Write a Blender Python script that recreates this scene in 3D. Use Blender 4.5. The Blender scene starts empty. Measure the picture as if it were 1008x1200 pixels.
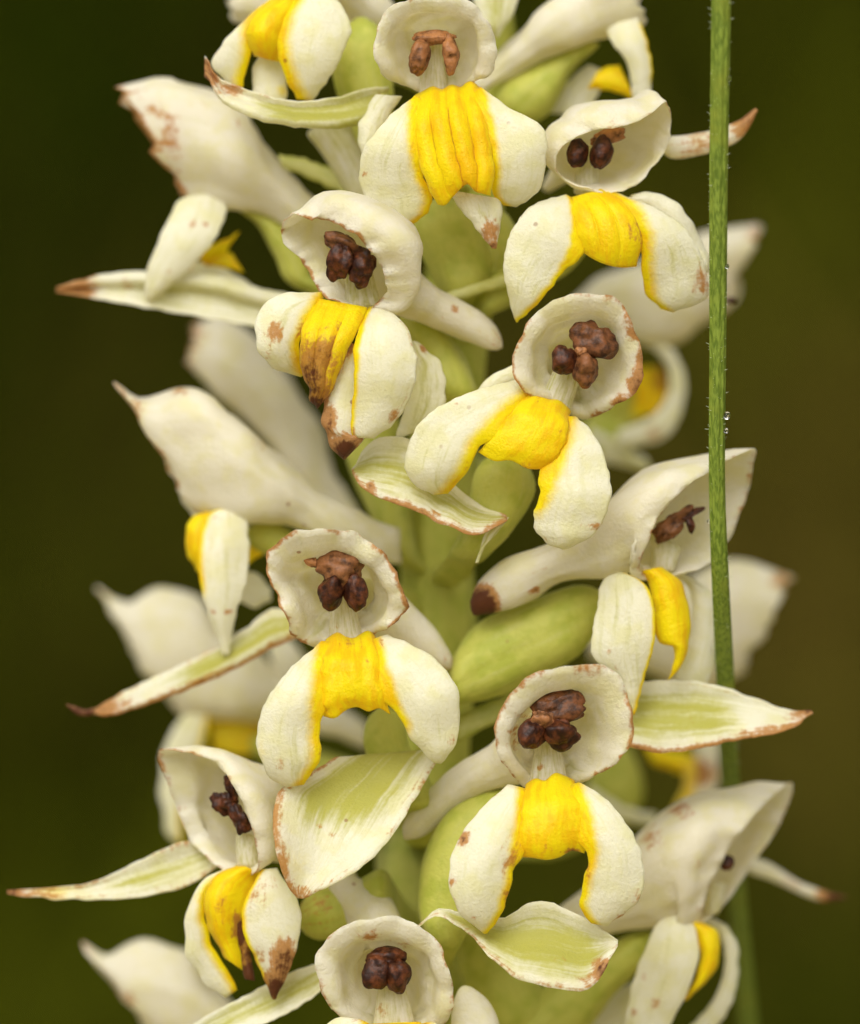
import bpy, math, random
import numpy as np

# ------------------------------------------------------------------ camera, sky, sun, exposure
S = 5e-5                       # metres covered by one photo pixel in the plane of the flower stem
DIST = 0.40                    # camera to stem axis
DPX = DIST / S
CAM_Z = 0.30
FOCUS = 325.0                  # how far in front of the stem axis the lens is focused (pixels)
scn = bpy.context.scene
col = scn.collection
cam_d = bpy.data.cameras.new('camera'); cam = bpy.data.objects.new('camera', cam_d); col.objects.link(cam)
cam.location = (0, -DIST, CAM_Z); cam.rotation_euler = (math.pi/2, 0, 0)
cam_d.sensor_fit = 'VERTICAL'; cam_d.sensor_height = 24.0; cam_d.sensor_width = 24.0
cam_d.lens = 24.0 * DIST / (1200*S)
cam_d.clip_start = 0.01; cam_d.clip_end = 2000
cam_d.dof.use_dof = True; cam_d.dof.focus_distance = DIST - FOCUS*S
cam_d.dof.aperture_fstop = cam_d.lens / 13.0
scn.camera = cam

SUN_EL, SUN_AZ = math.radians(42), math.radians(194)    # azimuth of the sun, clockwise from +Y
world = bpy.data.worlds.new('World'); scn.world = world; world.use_nodes = True
nt = world.node_tree
sky = nt.nodes.new('ShaderNodeTexSky'); sky.sky_type = 'NISHITA'; sky.sun_disc = False
sky.sun_elevation = SUN_EL; sky.sun_rotation = SUN_AZ; sky.dust_density = 4.0; sky.air_density = 1.0; sky.ozone_density = 1.0
hs = nt.nodes.new('ShaderNodeHueSaturation'); hs.inputs['Saturation'].default_value = 0.0
bg = nt.nodes['Background']; bg.inputs['Strength'].default_value = 0.15
nt.links.new(sky.outputs[0], hs.inputs['Color']); nt.links.new(hs.outputs[0], bg.inputs['Color'])
sun_d = bpy.data.lights.new('sun', 'SUN'); sun_d.energy = 1.5; sun_d.angle = math.radians(45); sun_d.color = (1, 0.94, 0.79)
sun = bpy.data.objects.new('sun', sun_d); col.objects.link(sun); sun.location = (0, -1, 3)
sun.rotation_euler = (math.pi/2 - SUN_EL, 0, -SUN_AZ + math.pi)
vs = scn.view_settings; vs.view_transform = 'Standard'; vs.look = 'None'; vs.exposure = 0.1; vs.gamma = 1.0; vs.use_curve_mapping = False
scn.render.engine = 'CYCLES'
scn.cycles.use_denoising = True
scn.cycles.max_bounces = 12; scn.cycles.transmission_bounces = 12; scn.cycles.diffuse_bounces = 12
scn.cycles.sample_clamp_indirect = 6

# ------------------------------------------------------------------ helpers
rnd = random.Random(7)
def to_world(p):               # (x, y, d) in photo pixels and pixels towards the camera -> metres
    p = np.asarray(p, float); k = (DPX - p[..., 2]) / DPX
    return np.stack([(p[..., 0]-504)*S*k, -p[..., 2]*S, CAM_Z + (600-p[..., 1])*S*k], -1)

def P(s, d=0.0):
    out = []
    for tok in s.split():
        v = [float(a) for a in tok.split(',')]
        out.append((v[0], v[1], d + (v[2] if len(v) > 2 else 0.0)))
    return np.array(out)

def spline(pts, n, closed=False, even=True):
    pts = np.asarray(pts, float)
    if pts.ndim == 1: pts = pts[:, None]
    m = len(pts)
    if closed: ext = np.vstack([pts[-1:], pts, pts[:2]]); segs = m
    else: ext = np.vstack([2*pts[:1]-pts[1:2], pts, 2*pts[-1:]-pts[-2:-1]]); segs = m-1
    if even and pts.shape[1] > 1:
        ln = np.linalg.norm(ext[2:2+segs]-ext[1:1+segs], axis=1)+1e-6
        cum = np.concatenate([[0], np.cumsum(ln)])
        s = np.linspace(0, cum[-1], n, endpoint=not closed)
        k = np.clip(np.searchsorted(cum, s, side='right')-1, 0, segs-1); f = (s-cum[k])/ln[k]
    else:
        s = np.linspace(0, segs, n, endpoint=not closed); k = np.clip(s.astype(int), 0, segs-1); f = s-k
    f = f[:, None]; a, b, c, e = ext[k], ext[k+1], ext[k+2], ext[k+3]
    return 0.5*(2*b+(c-a)*f+(2*a-5*b+4*c-e)*f*f+(3*b-a-3*c+e)*f**3)

def wobble(p, seed, wave, amp):            # smooth pseudo-noise of pixel positions
    r = np.random.RandomState(seed); out = np.zeros(p.shape[:-1])
    for i in range(7):
        k = r.normal(size=3); k *= (0.6+0.8*r.rand())*2*math.pi/wave/np.linalg.norm(k)
        out += np.sin(p @ k + r.rand()*6.28)
    return out*amp/2.6

def normals(g, closed_u=False):
    du = (np.roll(g, -1, 1)-np.roll(g, 1, 1)) if closed_u else np.gradient(g, axis=1)
    dv = np.gradient(g, axis=0)
    n = np.cross(du, dv); l = np.linalg.norm(n, axis=-1, keepdims=True)
    return n/np.maximum(l, 1e-6)

def link(name, verts, faces, tint, m, thing, parent, smooth=True, puv=None):
    W = to_world(verts)
    if thing is not None: W = W - np.array(thing.location)
    me = bpy.data.meshes.new(name)
    f = np.asarray(faces)
    a = W[f[:, 0]]; b = W[f[:, 1]]; c = W[f[:, 2]]; e = W[f[:, 3]]
    o = W.mean(0)
    vol = np.einsum('ij,ij->i', a-o, np.cross(b-o, c-o)).sum()+np.einsum('ij,ij->i', a-o, np.cross(c-o, e-o)).sum()
    if vol < 0: f = f[:, ::-1]
    me.vertices.add(len(W)); me.vertices.foreach_set('co', W.astype(np.float32).ravel())
    me.loops.add(f.size); me.loops.foreach_set('vertex_index', f.astype(np.int32).ravel())
    me.polygons.add(len(f)); me.polygons.foreach_set('loop_start', np.arange(0, f.size, 4, dtype=np.int32))
    me.polygons.foreach_set('use_smooth', np.ones(len(f), bool) if smooth else np.zeros(len(f), bool))
    if tint is not None:
        at = me.attributes.new('tint', 'FLOAT_COLOR', 'POINT')
        t4 = np.concatenate([tint, np.ones((len(tint), 1))], 1).astype(np.float32)
        at.data.foreach_set('color', t4.ravel())
    if puv is not None:
        at = me.attributes.new('puv', 'FLOAT_VECTOR', 'POINT'); at.data.foreach_set('vector', np.asarray(puv, np.float32).ravel())
    me.update(calc_edges=True); me.validate()
    me.materials.append(m)
    ob = bpy.data.objects.new(name, me); col.objects.link(ob); ob.parent = parent if parent is not None else thing
    return ob

def grid_faces(nv, nu, closed=False, off=0, flip=False):
    i, j = np.meshgrid(np.arange(nv-1), np.arange(nu if closed else nu-1), indexing='ij')
    j2 = (j+1) % nu
    f = np.stack([i*nu+j, i*nu+j2, (i+1)*nu+j2, (i+1)*nu+j], -1).reshape(-1, 4)+off
    return f[:, ::-1] if flip else f

def stains(t, p, st):
    # st: list of (x, y, r, amount, channel) ; channels y g b ; optional 6th value: squash (ry/rx)
    for s in st or []:
        x, y, r, a, ch = s[:5]; q = s[5] if len(s) > 5 else 1.0
        d = np.sqrt((p[..., 0]-x)**2+((p[..., 1]-y)/q)**2)/r
        w = np.clip(1.35-d, 0, 1)*a
        k = {'y': 0, 'g': 1, 'b': 2}[ch]
        t[..., k] = np.maximum(t[..., k], w)
    return t

EXT = [0]
def patch(thing, name, L, R, d=0, bulge=18, dv=None, du=None, thick=3.6, nu=26, nv=34, ye=0, yl=0, yr=0, yv=(0, 1), g=0, gm=0.25, gv=(0, 1),
          eb=0.0, ebl=None, ebr=None, tip=0.0, tipn=0.2, st=None, ridges=0, ramp=0, ext=None, bot=None, top=None, rt=0, m=None, parent=None, rough=1.0):
    """a petal: two traced edges (base to tip) spanned by a curved sheet with real thickness"""
    seed = rnd.randrange(10**6); rs = np.random.RandomState(seed)
    L = spline(P(L, d) if isinstance(L, str) else L, nv); R = spline(P(R, d) if isinstance(R, str) else R, nv)
    v = np.linspace(0, 1, nv); u = np.linspace(0, 1, nu)
    # slightly uneven margins
    for e_, sg in ((L, -1), (R, 1)):
        t = np.cumsum(np.r_[0, np.linalg.norm(np.diff(e_, axis=0), axis=1)])
        wv = np.zeros(nv)
        for k in range(4): wv += np.sin(t*2*math.pi/(14+38*rs.rand())+rs.rand()*6.3)*(0.5+0.5*rs.rand())
        e_[:, 0] += wv*0.55*rough; e_[:, 1] += np.roll(wv, 3)*0.4*rough
    if ext is None: ext = EXT[0] if (name == 'lobe' and (yl or yr)) else 0
    exv = ext*(1-np.clip((v-0.36)/0.2, 0, 1)**2*(3-2*np.clip((v-0.36)/0.2, 0, 1)))*np.clip(v/0.1+0.3, 0, 1)
    wid0 = np.linalg.norm(R-L, axis=1).max()
    if ext:
        dirn = R-L; dirn = dirn/np.maximum(np.linalg.norm(dirn, axis=1, keepdims=True), 1e-6); dirn[0] = dirn[1] = dirn[2]; dirn[:, 2] = 0
        if yr: R = R+dirn*exv[:, None]
        else: L = L-dirn*exv[:, None]
    if rt:
        k_ = np.sqrt(np.clip(1-(1-np.clip(v/rt, 0, 1))**2, 0.04, 1))[:, None]; mid_ = (L+R)/2
        L = mid_+(L-mid_)*k_; R = mid_+(R-mid_)*k_
    U = u[None, :, None]
    G = L[:, None, :]*(1-U)+R[:, None, :]*U
    cross = np.sin(np.pi*u)**(1.2 if name == 'lobe' else 0.8) if du is None else spline(np.array(du, float), nu, even=False)[:, 0]
    amp = bulge*(0.36 if name == 'lobe' else 1.0) if du is None else 1.0
    if ext:
        sd = u if yr else 1-u
        cross = np.where(sd > 0.5, cross*0.8+0.2*cross**0.5, cross)
    if top is not None: G[..., 1] += spline(np.array(top, float), nu, even=False)[:, 0][None, :]*((1-v)**4)[:, None]
    if bot is not None: G[..., 1] += spline(np.array(bot, float), nu, even=False)[:, 0][None, :]*(v**3)[:, None]
    wid = np.linalg.norm(R-L, axis=1); env = np.clip(wid/(0.45*wid.max()+1e-6), 0.0, 1.0)
    G[..., 2] += amp*cross[None, :]*env[:, None]
    if dv is not None: G[..., 2] += spline(np.array(dv, float), nv, even=False)[:, 0][:, None]
    if ridges: G[..., 2] += ramp*np.abs(np.sin(np.pi*ridges*u))[None, :]**0.7*np.sin(np.pi*np.clip(v*0.94+0.04, 0, 1))[:, None]**0.5
    G[..., 2] += wobble(G, seed, 80, 2.2*rough)+wobble(G, seed+1, 30, 0.35*rough)
    n = normals(G)
    edge = np.minimum(np.minimum(u, 1-u)[None, :]*wid[:, None], np.minimum(v+0.03, 1-v)[:, None]*np.linalg.norm(L[0]-L[-1]))
    th = thick*(0.22+0.78*np.sqrt(np.clip(edge/9, 0, 1)))
    A = G+n*th[..., None]/2; B = G-n*th[..., None]/2
    T = np.zeros((nv, nu, 3))
    vw = np.clip((v-yv[0])/0.08+1, 0, 1)*np.clip((yv[1]-v)/0.15+1, 0, 1)
    if ye: T[..., 0] = ye
    if yl: T[..., 0] = np.maximum(T[..., 0], np.clip(1.25-(u[None, :]*wid[:, None]-exv[:, None])/(1.15*yl*wid0), 0, 1)*vw[:, None])
    if yr: T[..., 0] = np.maximum(T[..., 0], np.clip(1.25-((1-u)[None, :]*wid[:, None]-exv[:, None])/(1.15*yr*wid0), 0, 1)*vw[:, None])
    if g:
        w = np.clip(np.minimum(u, 1-u)/gm, 0, 1)[None, :]*(np.clip((v-gv[0])/0.1+1, 0, 1)*np.clip((gv[1]-v)/0.2+1, 0, 1))[:, None]
        T[..., 1] = g*w
    el = eb if ebl is None else ebl; er = eb if ebr is None else ebr
    px_u = u[None, :]*wid[:, None]; px_r = (1-u)[None, :]*wid[:, None]
    ev = (1-v)[:, None]*np.linalg.norm(L[0]-L[-1])
    T[..., 2] = np.maximum(el*np.clip(1.3-px_u/8, 0, 1), er*np.clip(1.3-px_r/8, 0, 1))
    T[..., 2] = np.maximum(T[..., 2], max(el, er)*np.clip(1.2-ev/8, 0, 1))
    if tip: T[..., 2] = np.maximum(T[..., 2], tip*np.clip(1+(v-1+tipn)/0.12, 0, 1)[:, None])
    T = stains(T, G, st)
    verts = np.concatenate([A.reshape(-1, 3), B.reshape(-1, 3)])
    N = nv*nu
    F = [grid_faces(nv, nu), grid_faces(nv, nu, off=N, flip=True)]
    ring = [i for i in range(nu)]+[k*nu+nu-1 for k in range(1, nv)]+[(nv-1)*nu+j for j in range(nu-2, -1, -1)]+[k*nu for k in range(nv-2, 0, -1)]
    r0 = np.array(ring); r1 = np.roll(r0, -1)
    F.append(np.stack([r1, r0, r0+N, r1+N], -1))
    tt = T.reshape(-1, 3)
    off = rs.rand(3)*20
    uv = np.stack([np.repeat(((u-0.5)*(0.35+0.65*env[:, None])*wid0/11).reshape(nv, nu)[..., None], 1, -1)[..., 0], np.repeat(v[:, None]*1.6, nu, 1), np.zeros((nv, nu))], -1).reshape(-1, 3)+off
    return link(name, verts, np.concatenate(F), np.concatenate([tt, tt]), m or M['petal'], thing, parent, puv=np.concatenate([uv, uv]))

def shell(thing, name, rings, thick, T, m, parent, cap_start=False):
    """closed rings -> a hollow skin with thickness, open at the first ring, closed at the last"""
    nv, nu = rings.shape[:2]
    an = np.linspace(0, 2*math.pi, nu, endpoint=False)[None, :]; vv = np.linspace(0, 1, nv)[:, None]
    uv = np.stack([np.cos(an)*3.2+0*vv, np.sin(an)*3.2+0*vv, vv*2.0+0*an], -1).reshape(-1, 3)+np.random.RandomState(nv*7+int(abs(rings[0, 0, 0]))).rand(3)*20
    n = normals(rings, True)
    c = rings.mean(1, keepdims=True)
    if np.einsum('ijk,ijk->', n, rings-c) < 0: n = -n
    if cap_start:
        V = rings.reshape(-1, 3); F = [grid_faces(nv, nu, True)]; tt = T.reshape(-1, 3)
        V = np.vstack([V, rings[0].mean(0), rings[-1].mean(0)]); tt = np.vstack([tt, T[0].mean(0), T[-1].mean(0)])
        N = nv*nu; j = np.arange(0, nu, 2)
        F.append(np.stack([(j+1) % nu, j, np.full_like(j, N), (j+2) % nu], -1)[:, [0, 1, 2, 3]])
        F.append(np.stack([(nv-1)*nu+j, (nv-1)*nu+(j+1) % nu, (nv-1)*nu+(j+2) % nu, np.full_like(j, N+1)], -1))
        return link(name, V, np.concatenate(F), tt, m, thing, parent, puv=np.vstack([uv, uv[:1], uv[-1:]]))
    k = np.clip(np.arange(nv)/2.0, 0, 1)[:, None, None]
    size = np.linalg.norm(rings-c, axis=-1, keepdims=True)
    t = np.minimum(thick*(0.3+0.7*k), size*0.5)
    I = rings-n*t
    V = np.concatenate([rings.reshape(-1, 3), I.reshape(-1, 3)]); N = nv*nu
    F = [grid_faces(nv, nu, True), grid_faces(nv, nu, True, off=N, flip=True)]
    j = np.arange(nu); j2 = (j+1) % nu
    F.append(np.stack([j2, j, j+N, j2+N], -1))
    V = np.vstack([V, rings[-1].mean(0), I[-1].mean(0)])
    je = np.arange(0, nu, 2); b = (nv-1)*nu
    F.append(np.stack([b+je, b+(je+1) % nu, b+(je+2) % nu, np.full_like(je, 2*N)], -1))
    F.append(np.stack([N+b+(je+2) % nu, N+b+(je+1) % nu, N+b+je, np.full_like(je, 2*N+1)], -1))
    tt = T.reshape(-1, 3); tt = np.vstack([tt, tt, T[-1].mean(0), T[-1].mean(0)])
    return link(name, V, np.concatenate(F), tt, m, thing, parent, puv=np.vstack([uv, uv, uv[-1:], uv[-1:]]))

def cup(thing, name, rim, secs, d=0, thick=3.2, rb=0.0, st=None, nu=72, nv=44, g=0, m=None, parent=None, wav=1.0):
    """a hood: traced rim loop, then sections (x, y, depth, radius) running back to the spur"""
    seed = rnd.randrange(10**6); rs = np.random.RandomState(seed)
    rim = P(rim, d)
    front = all(len(q) == 4 for q in secs)       # hoods that face the viewer: shallow, their floor drops back into the throat
    if front:
        k_ = np.clip((rim[:, 1]-(rim[:, 1].max()-34))/34, 0, 1); rim[:, 2] -= 46*k_
        secs = [(q[0], q[1], q[2]*(0.62 if i < 3 else 1), q[3]) for i, q in enumerate(secs)]
    rim = spline(rim, nu, closed=True)
    a = np.linspace(0, 2*math.pi, nu, endpoint=False)
    w = sum(np.sin(a*k+rs.rand()*6.3)*r_ for k, r_ in ((3, 1.3), (5, 1.1), (9, .7), (14, .6), (23, .5)))
    c0 = rim.mean(0); o = rim-c0; rad = np.linalg.norm(o, axis=1, keepdims=True)
    o_sm = o.copy()
    rim = rim+o/rad*(w*1.1*wav)[:, None]
    rim[:, 2] += np.roll(w, 5)*2.6*wav
    o_rim = rim-c0; o = o_sm; Rm = np.linalg.norm(o, axis=1).mean()
    key = [np.r_[c0, Rm, 0.0]]
    for k, s in enumerate(secs):
        b = s[4] if len(s) > 4 else min(1.0, 0.28*(k+1))
        key.append(np.r_[s[0], s[1], d+s[2], s[3], b])
    if front:                                    # flared margin, then the hollow behind it, then the spur
        x1, y1 = secs[1][0], secs[1][1]; w1 = 0.6
        key[1:4] = [np.r_[c0[0], c0[1]+5, c0[2]-8, 0.80*Rm, 0.08], np.r_[c0[0]*(1-w1)+x1*w1, c0[1]*(1-w1)+y1*w1+6, c0[2]-30, 0.70*Rm, 0.25], np.r_[x1, y1+4, c0[2]-50, 0.48*Rm, 0.6]]
    K = spline(np.array(key), nv, even=True)
    K[:, 3] = np.maximum(K[:, 3], 1.0); K[:, 4] = np.clip(K[:, 4], 0, 1)
    tan = np.gradient(K[:, :3], axis=0); tan /= np.maximum(np.linalg.norm(tan, axis=1, keepdims=True), 1e-6)
    rings = []
    pr = None
    for k in range(nv):
        if pr is None:
            ax = np.cross(o, np.roll(o, -1, 0)).sum(0); ax /= np.linalg.norm(ax)      # normal of the rim
            if ax@tan[0] < 0: ax = -ax
            pr = o-(o@ax)[:, None]*ax; pr = pr/np.maximum(np.linalg.norm(pr, axis=1, keepdims=True), 1e-6); prev = ax
        c_ = np.cross(prev, tan[k]); s_ = np.linalg.norm(c_); cs = prev@tan[k]
        if s_ > 1e-6:
            kx = c_/s_; pr = pr*cs+np.cross(kx, pr)*s_+kx*(pr@kx)[:, None]*(1-cs)
        prev = tan[k]
        oo = o+(o_rim-o)*max(0, 1-k/4)
        rings.append(K[k, :3]+(1-K[k, 4])*K[k, 3]/Rm*oo+K[k, 4]*K[k, 3]*pr)
    G = np.array(rings)
    fade = np.clip(np.arange(nv)/4, 0, 1)[:, None, None]
    pl = sum(np.cos(a*k+rs.rand()*6.3)*q for k, q in ((4, .9), (6, .8), (9, .6), (13, .4)))
    n = normals(G, True); G = G+n*(pl[None, :]*1.1*np.clip(np.linspace(1.1, -0.1, nv), 0, 1)[:, None])[..., None]*fade; n = normals(G, True); G = G+n*(wobble(G, seed, 95, 4.0)+wobble(G, seed+3, 34, 0.7))[..., None]*fade
    T = np.zeros((nv, nu, 3)); T[..., 1] = g
    if rb:
        rr = (0.55+0.45*np.sin(a*2+rs.rand()*6)+0.25*np.sin(a*7+rs.rand()*6))
        dist = np.linalg.norm(G-G[0:1], axis=-1)
        T[..., 2] = rb*np.clip(1.3-dist/4.5, 0, 1)*np.clip(rr+0.2, 0, 1)[None, :]
    if front: st = list(st or [])+[(c0[0], rim[:, 1].max()-22, 34, .38, 'g', .8)]
    T = stains(T, G, st)
    return shell(thing, name, G, thick, T, m or M['hood'], parent)

def tube(thing, name, A, B, w, d=0, thick=5, solid=False, g=0, ye=0, rb=0, tipb=0, st=None, nu=36, nv=40, m=None, parent=None, jag=3.0, wob=1.0, ribs=0):
    """two traced silhouettes joined by elliptic rings; w = half widths in depth along the way"""
    seed = rnd.randrange(10**6)
    A = P(A, d); B = P(B, d)
    if name == 'ovary':                          # every ovary narrows and runs back to the stem
        e_ = B[-1]-A[-1]; e_[2] = 0; e_ = e_/np.linalg.norm(e_); ym = (A[-1, 1]+B[-1, 1])/2; xm = (A[-1, 0]+B[-1, 0])/2
        sx = float(np.interp(ym+40, [-160, 60, 300, 500, 700, 900, 1100, 1400], [572, 575, 542, 519, 513, 502, 496, 495]))
        q1 = np.array([xm*.45+sx*.55, ym+26, A[-1, 2]*.5]); q2 = np.array([sx, ym+46, 0.])
        A = np.vstack([A, q1-e_*19, q2-e_*14]); B = np.vstack([B, q1+e_*19, q2+e_*14]); w = list(w)+[16, 13]
    A = spline(A, nv); B = spline(B, nv); w = spline(np.array(w, float), nv, even=False)[:, 0]
    a = np.linspace(0, 2*math.pi, nu, endpoint=False)
    c = (A+B)/2; h = (B-A)/2
    G = c[:, None, :]+h[:, None, :]*np.cos(a)[None, :, None]
    G[..., 2] += w[:, None]*np.sin(a)[None, :]
    if solid:
        q_ = max(2, nv//8)
        for k in range(q_):
            f = math.sqrt(max(0.03, 1-(1-k/q_)**2)); G[k] = c[k]+(G[k]-c[k])*f; G[-1-k] = c[-1-k]+(G[-1-k]-c[-1-k])*f
    if name.startswith('ovary') and not ribs: ribs = 6
    if ribs:
        tw = a[None, :]*ribs+np.linspace(0, 2.2, nv)[:, None]
        G += (G-c[:, None, :])*(0.065*np.abs(np.cos(tw/2))**0.6-0.04)[:, :, None]
    if not solid:
        r0 = np.random.RandomState(seed+9); pl = sum(np.cos(a*k+r0.rand()*6.3)*q for k, q in ((4, .9), (6, .9), (9, .7), (13, .5)))
        n = normals(G, True); G = G+n*(pl[None, :]*1.5*np.linspace(1, 0.2, nv)[:, None])[..., None]
    n = normals(G, True); G = G+n*(wobble(G, seed, 90, (2.3 if solid else 4.2)*wob)+wobble(G, seed+1, 34, (0.35 if solid else 0.9)*wob))[..., None]
    if not solid and jag:
        rs = np.random.RandomState(seed); ax = c[3]-c[0]; ax = ax/np.linalg.norm(ax)
        js = sum(np.sin(a*k+rs.rand()*6.3)*q for k, q in ((2, .6), (4, .8), (7, .8), (12, .7), (17, .5)))*jag
        for k in range(5): G[k] = G[k]-ax*(js*(1-k/5)**1.5)[:, None]
    T = np.zeros((nv, nu, 3)); T[..., 1] = g; T[..., 0] = ye
    v = np.linspace(0, 1, nv)
    if rb:
        dist = np.linalg.norm(G-G[0:1], axis=-1); T[..., 2] = rb*np.clip(1.4-dist/7, 0, 1)
    if tipb: T[..., 2] = np.maximum(T[..., 2], tipb*np.clip((v-0.82)/0.1, 0, 1)[:, None])
    T = stains(T, G, st)
    return shell(thing, name, G, thick, T, m or M['hood'], parent, cap_start=solid)

def blob(thing, name, x, y, d, rx, ry, rd, rot=0, lump=0.12, tint=(0, 0, 0), m=None, parent=None, nu=40, nv=26):
    seed = rnd.randrange(10**6)
    if name in ('anther', 'anther_cap', 'stigma'): d += 4; rd *= 1.1
    th = np.linspace(0.06, math.pi-0.06, nv)[:, None]; ph = np.linspace(0, 2*math.pi, nu, endpoint=False)[None, :]
    q = np.stack([np.sin(th)*np.cos(ph), np.cos(th)*np.ones_like(ph), np.sin(th)*np.sin(ph)], -1)
    q = q*(1+wobble(q, seed, 1.5, lump)+wobble(q, seed+1, 0.55, lump*0.45))[..., None]
    q = q*np.array([rx, ry, rd]); c_, s_ = math.cos(rot), math.sin(rot)
    G = np.stack([q[..., 0]*c_-q[..., 1]*s_+x, q[..., 0]*s_+q[..., 1]*c_+y, q[..., 2]+d], -1)
    T = np.zeros((nv, nu, 3))+np.array(tint, float)
    return shell(thing, name, G, 1, T, m or M['anther'], parent, cap_start=True)

def tag(o, label=None, cat=None, group=None, kind=None):
    for k, v_ in (('label', label), ('category', cat), ('group', group), ('kind', kind)):
        if v_: o[k] = v_
    return o

def flower(label, x, y, d):
    e = bpy.data.objects.new('orchid_flower', None); col.objects.link(e); e.empty_display_size = 0.002
    e.location = to_world(np.array([x, y, d], float))
    return tag(e, label, 'flower', 'flowers on the orchid spike')

# ------------------------------------------------------------------ materials
M = {}
def nodes(name):
    m = bpy.data.materials.new(name); m.use_nodes = True
    return m, m.node_tree, m.node_tree.nodes['Principled BSDF']
def nd(t, typ, **kw):
    n = t.nodes.new(typ)
    for k, v_ in kw.items():
        if k in n.inputs: n.inputs[k].default_value = v_
        else: setattr(n, k, v_)
    return n
def px_coords(t):              # object coordinates in photo pixels
    tc = nd(t, 'ShaderNodeTexCoord'); mp = nd(t, 'ShaderNodeMapping'); mp.inputs['Scale'].default_value = (1/S,)*3
    t.links.new(tc.outputs['Object'], mp.inputs['Vector']); return mp.outputs['Vector']
def noise(t, vec, scale, detail=3, rough=0.55):
    n = nd(t, 'ShaderNodeTexNoise'); n.inputs['Scale'].default_value = scale; n.inputs['Detail'].default_value = detail
    n.inputs['Roughness'].default_value = rough; t.links.new(vec, n.inputs['Vector']); return n.outputs['Fac']
def ramp(t, src, a, b, lo=0.0, hi=1.0, smooth=True):
    n = nd(t, 'ShaderNodeMapRange'); n.interpolation_type = 'SMOOTHSTEP' if smooth else 'LINEAR'
    n.inputs['From Min'].default_value = a; n.inputs['From Max'].default_value = b
    n.inputs['To Min'].default_value = lo; n.inputs['To Max'].default_value = hi
    t.links.new(src, n.inputs['Value']); return n.outputs['Result']
def mix(t, fac, a, b):
    n = nd(t, 'ShaderNodeMix'); n.data_type = 'RGBA'
    for i, s in ((0, fac), (6, a), (7, b)):
        if isinstance(s, (float, int)): n.inputs[i].default_value = s
        elif isinstance(s, tuple): n.inputs[i].default_value = (*s, 1)
        else: t.links.new(s, n.inputs[i])
    return n.outputs[2]
def mth(t, op, a, b=0.0, clamp=False):
    n = nd(t, 'ShaderNodeMath'); n.operation = op; n.use_clamp = clamp
    for i, s in ((0, a), (1, b)):
        if isinstance(s, (float, int)): n.inputs[i].default_value = s
        else: t.links.new(s, n.inputs[i])
    return n.outputs[0]

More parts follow.
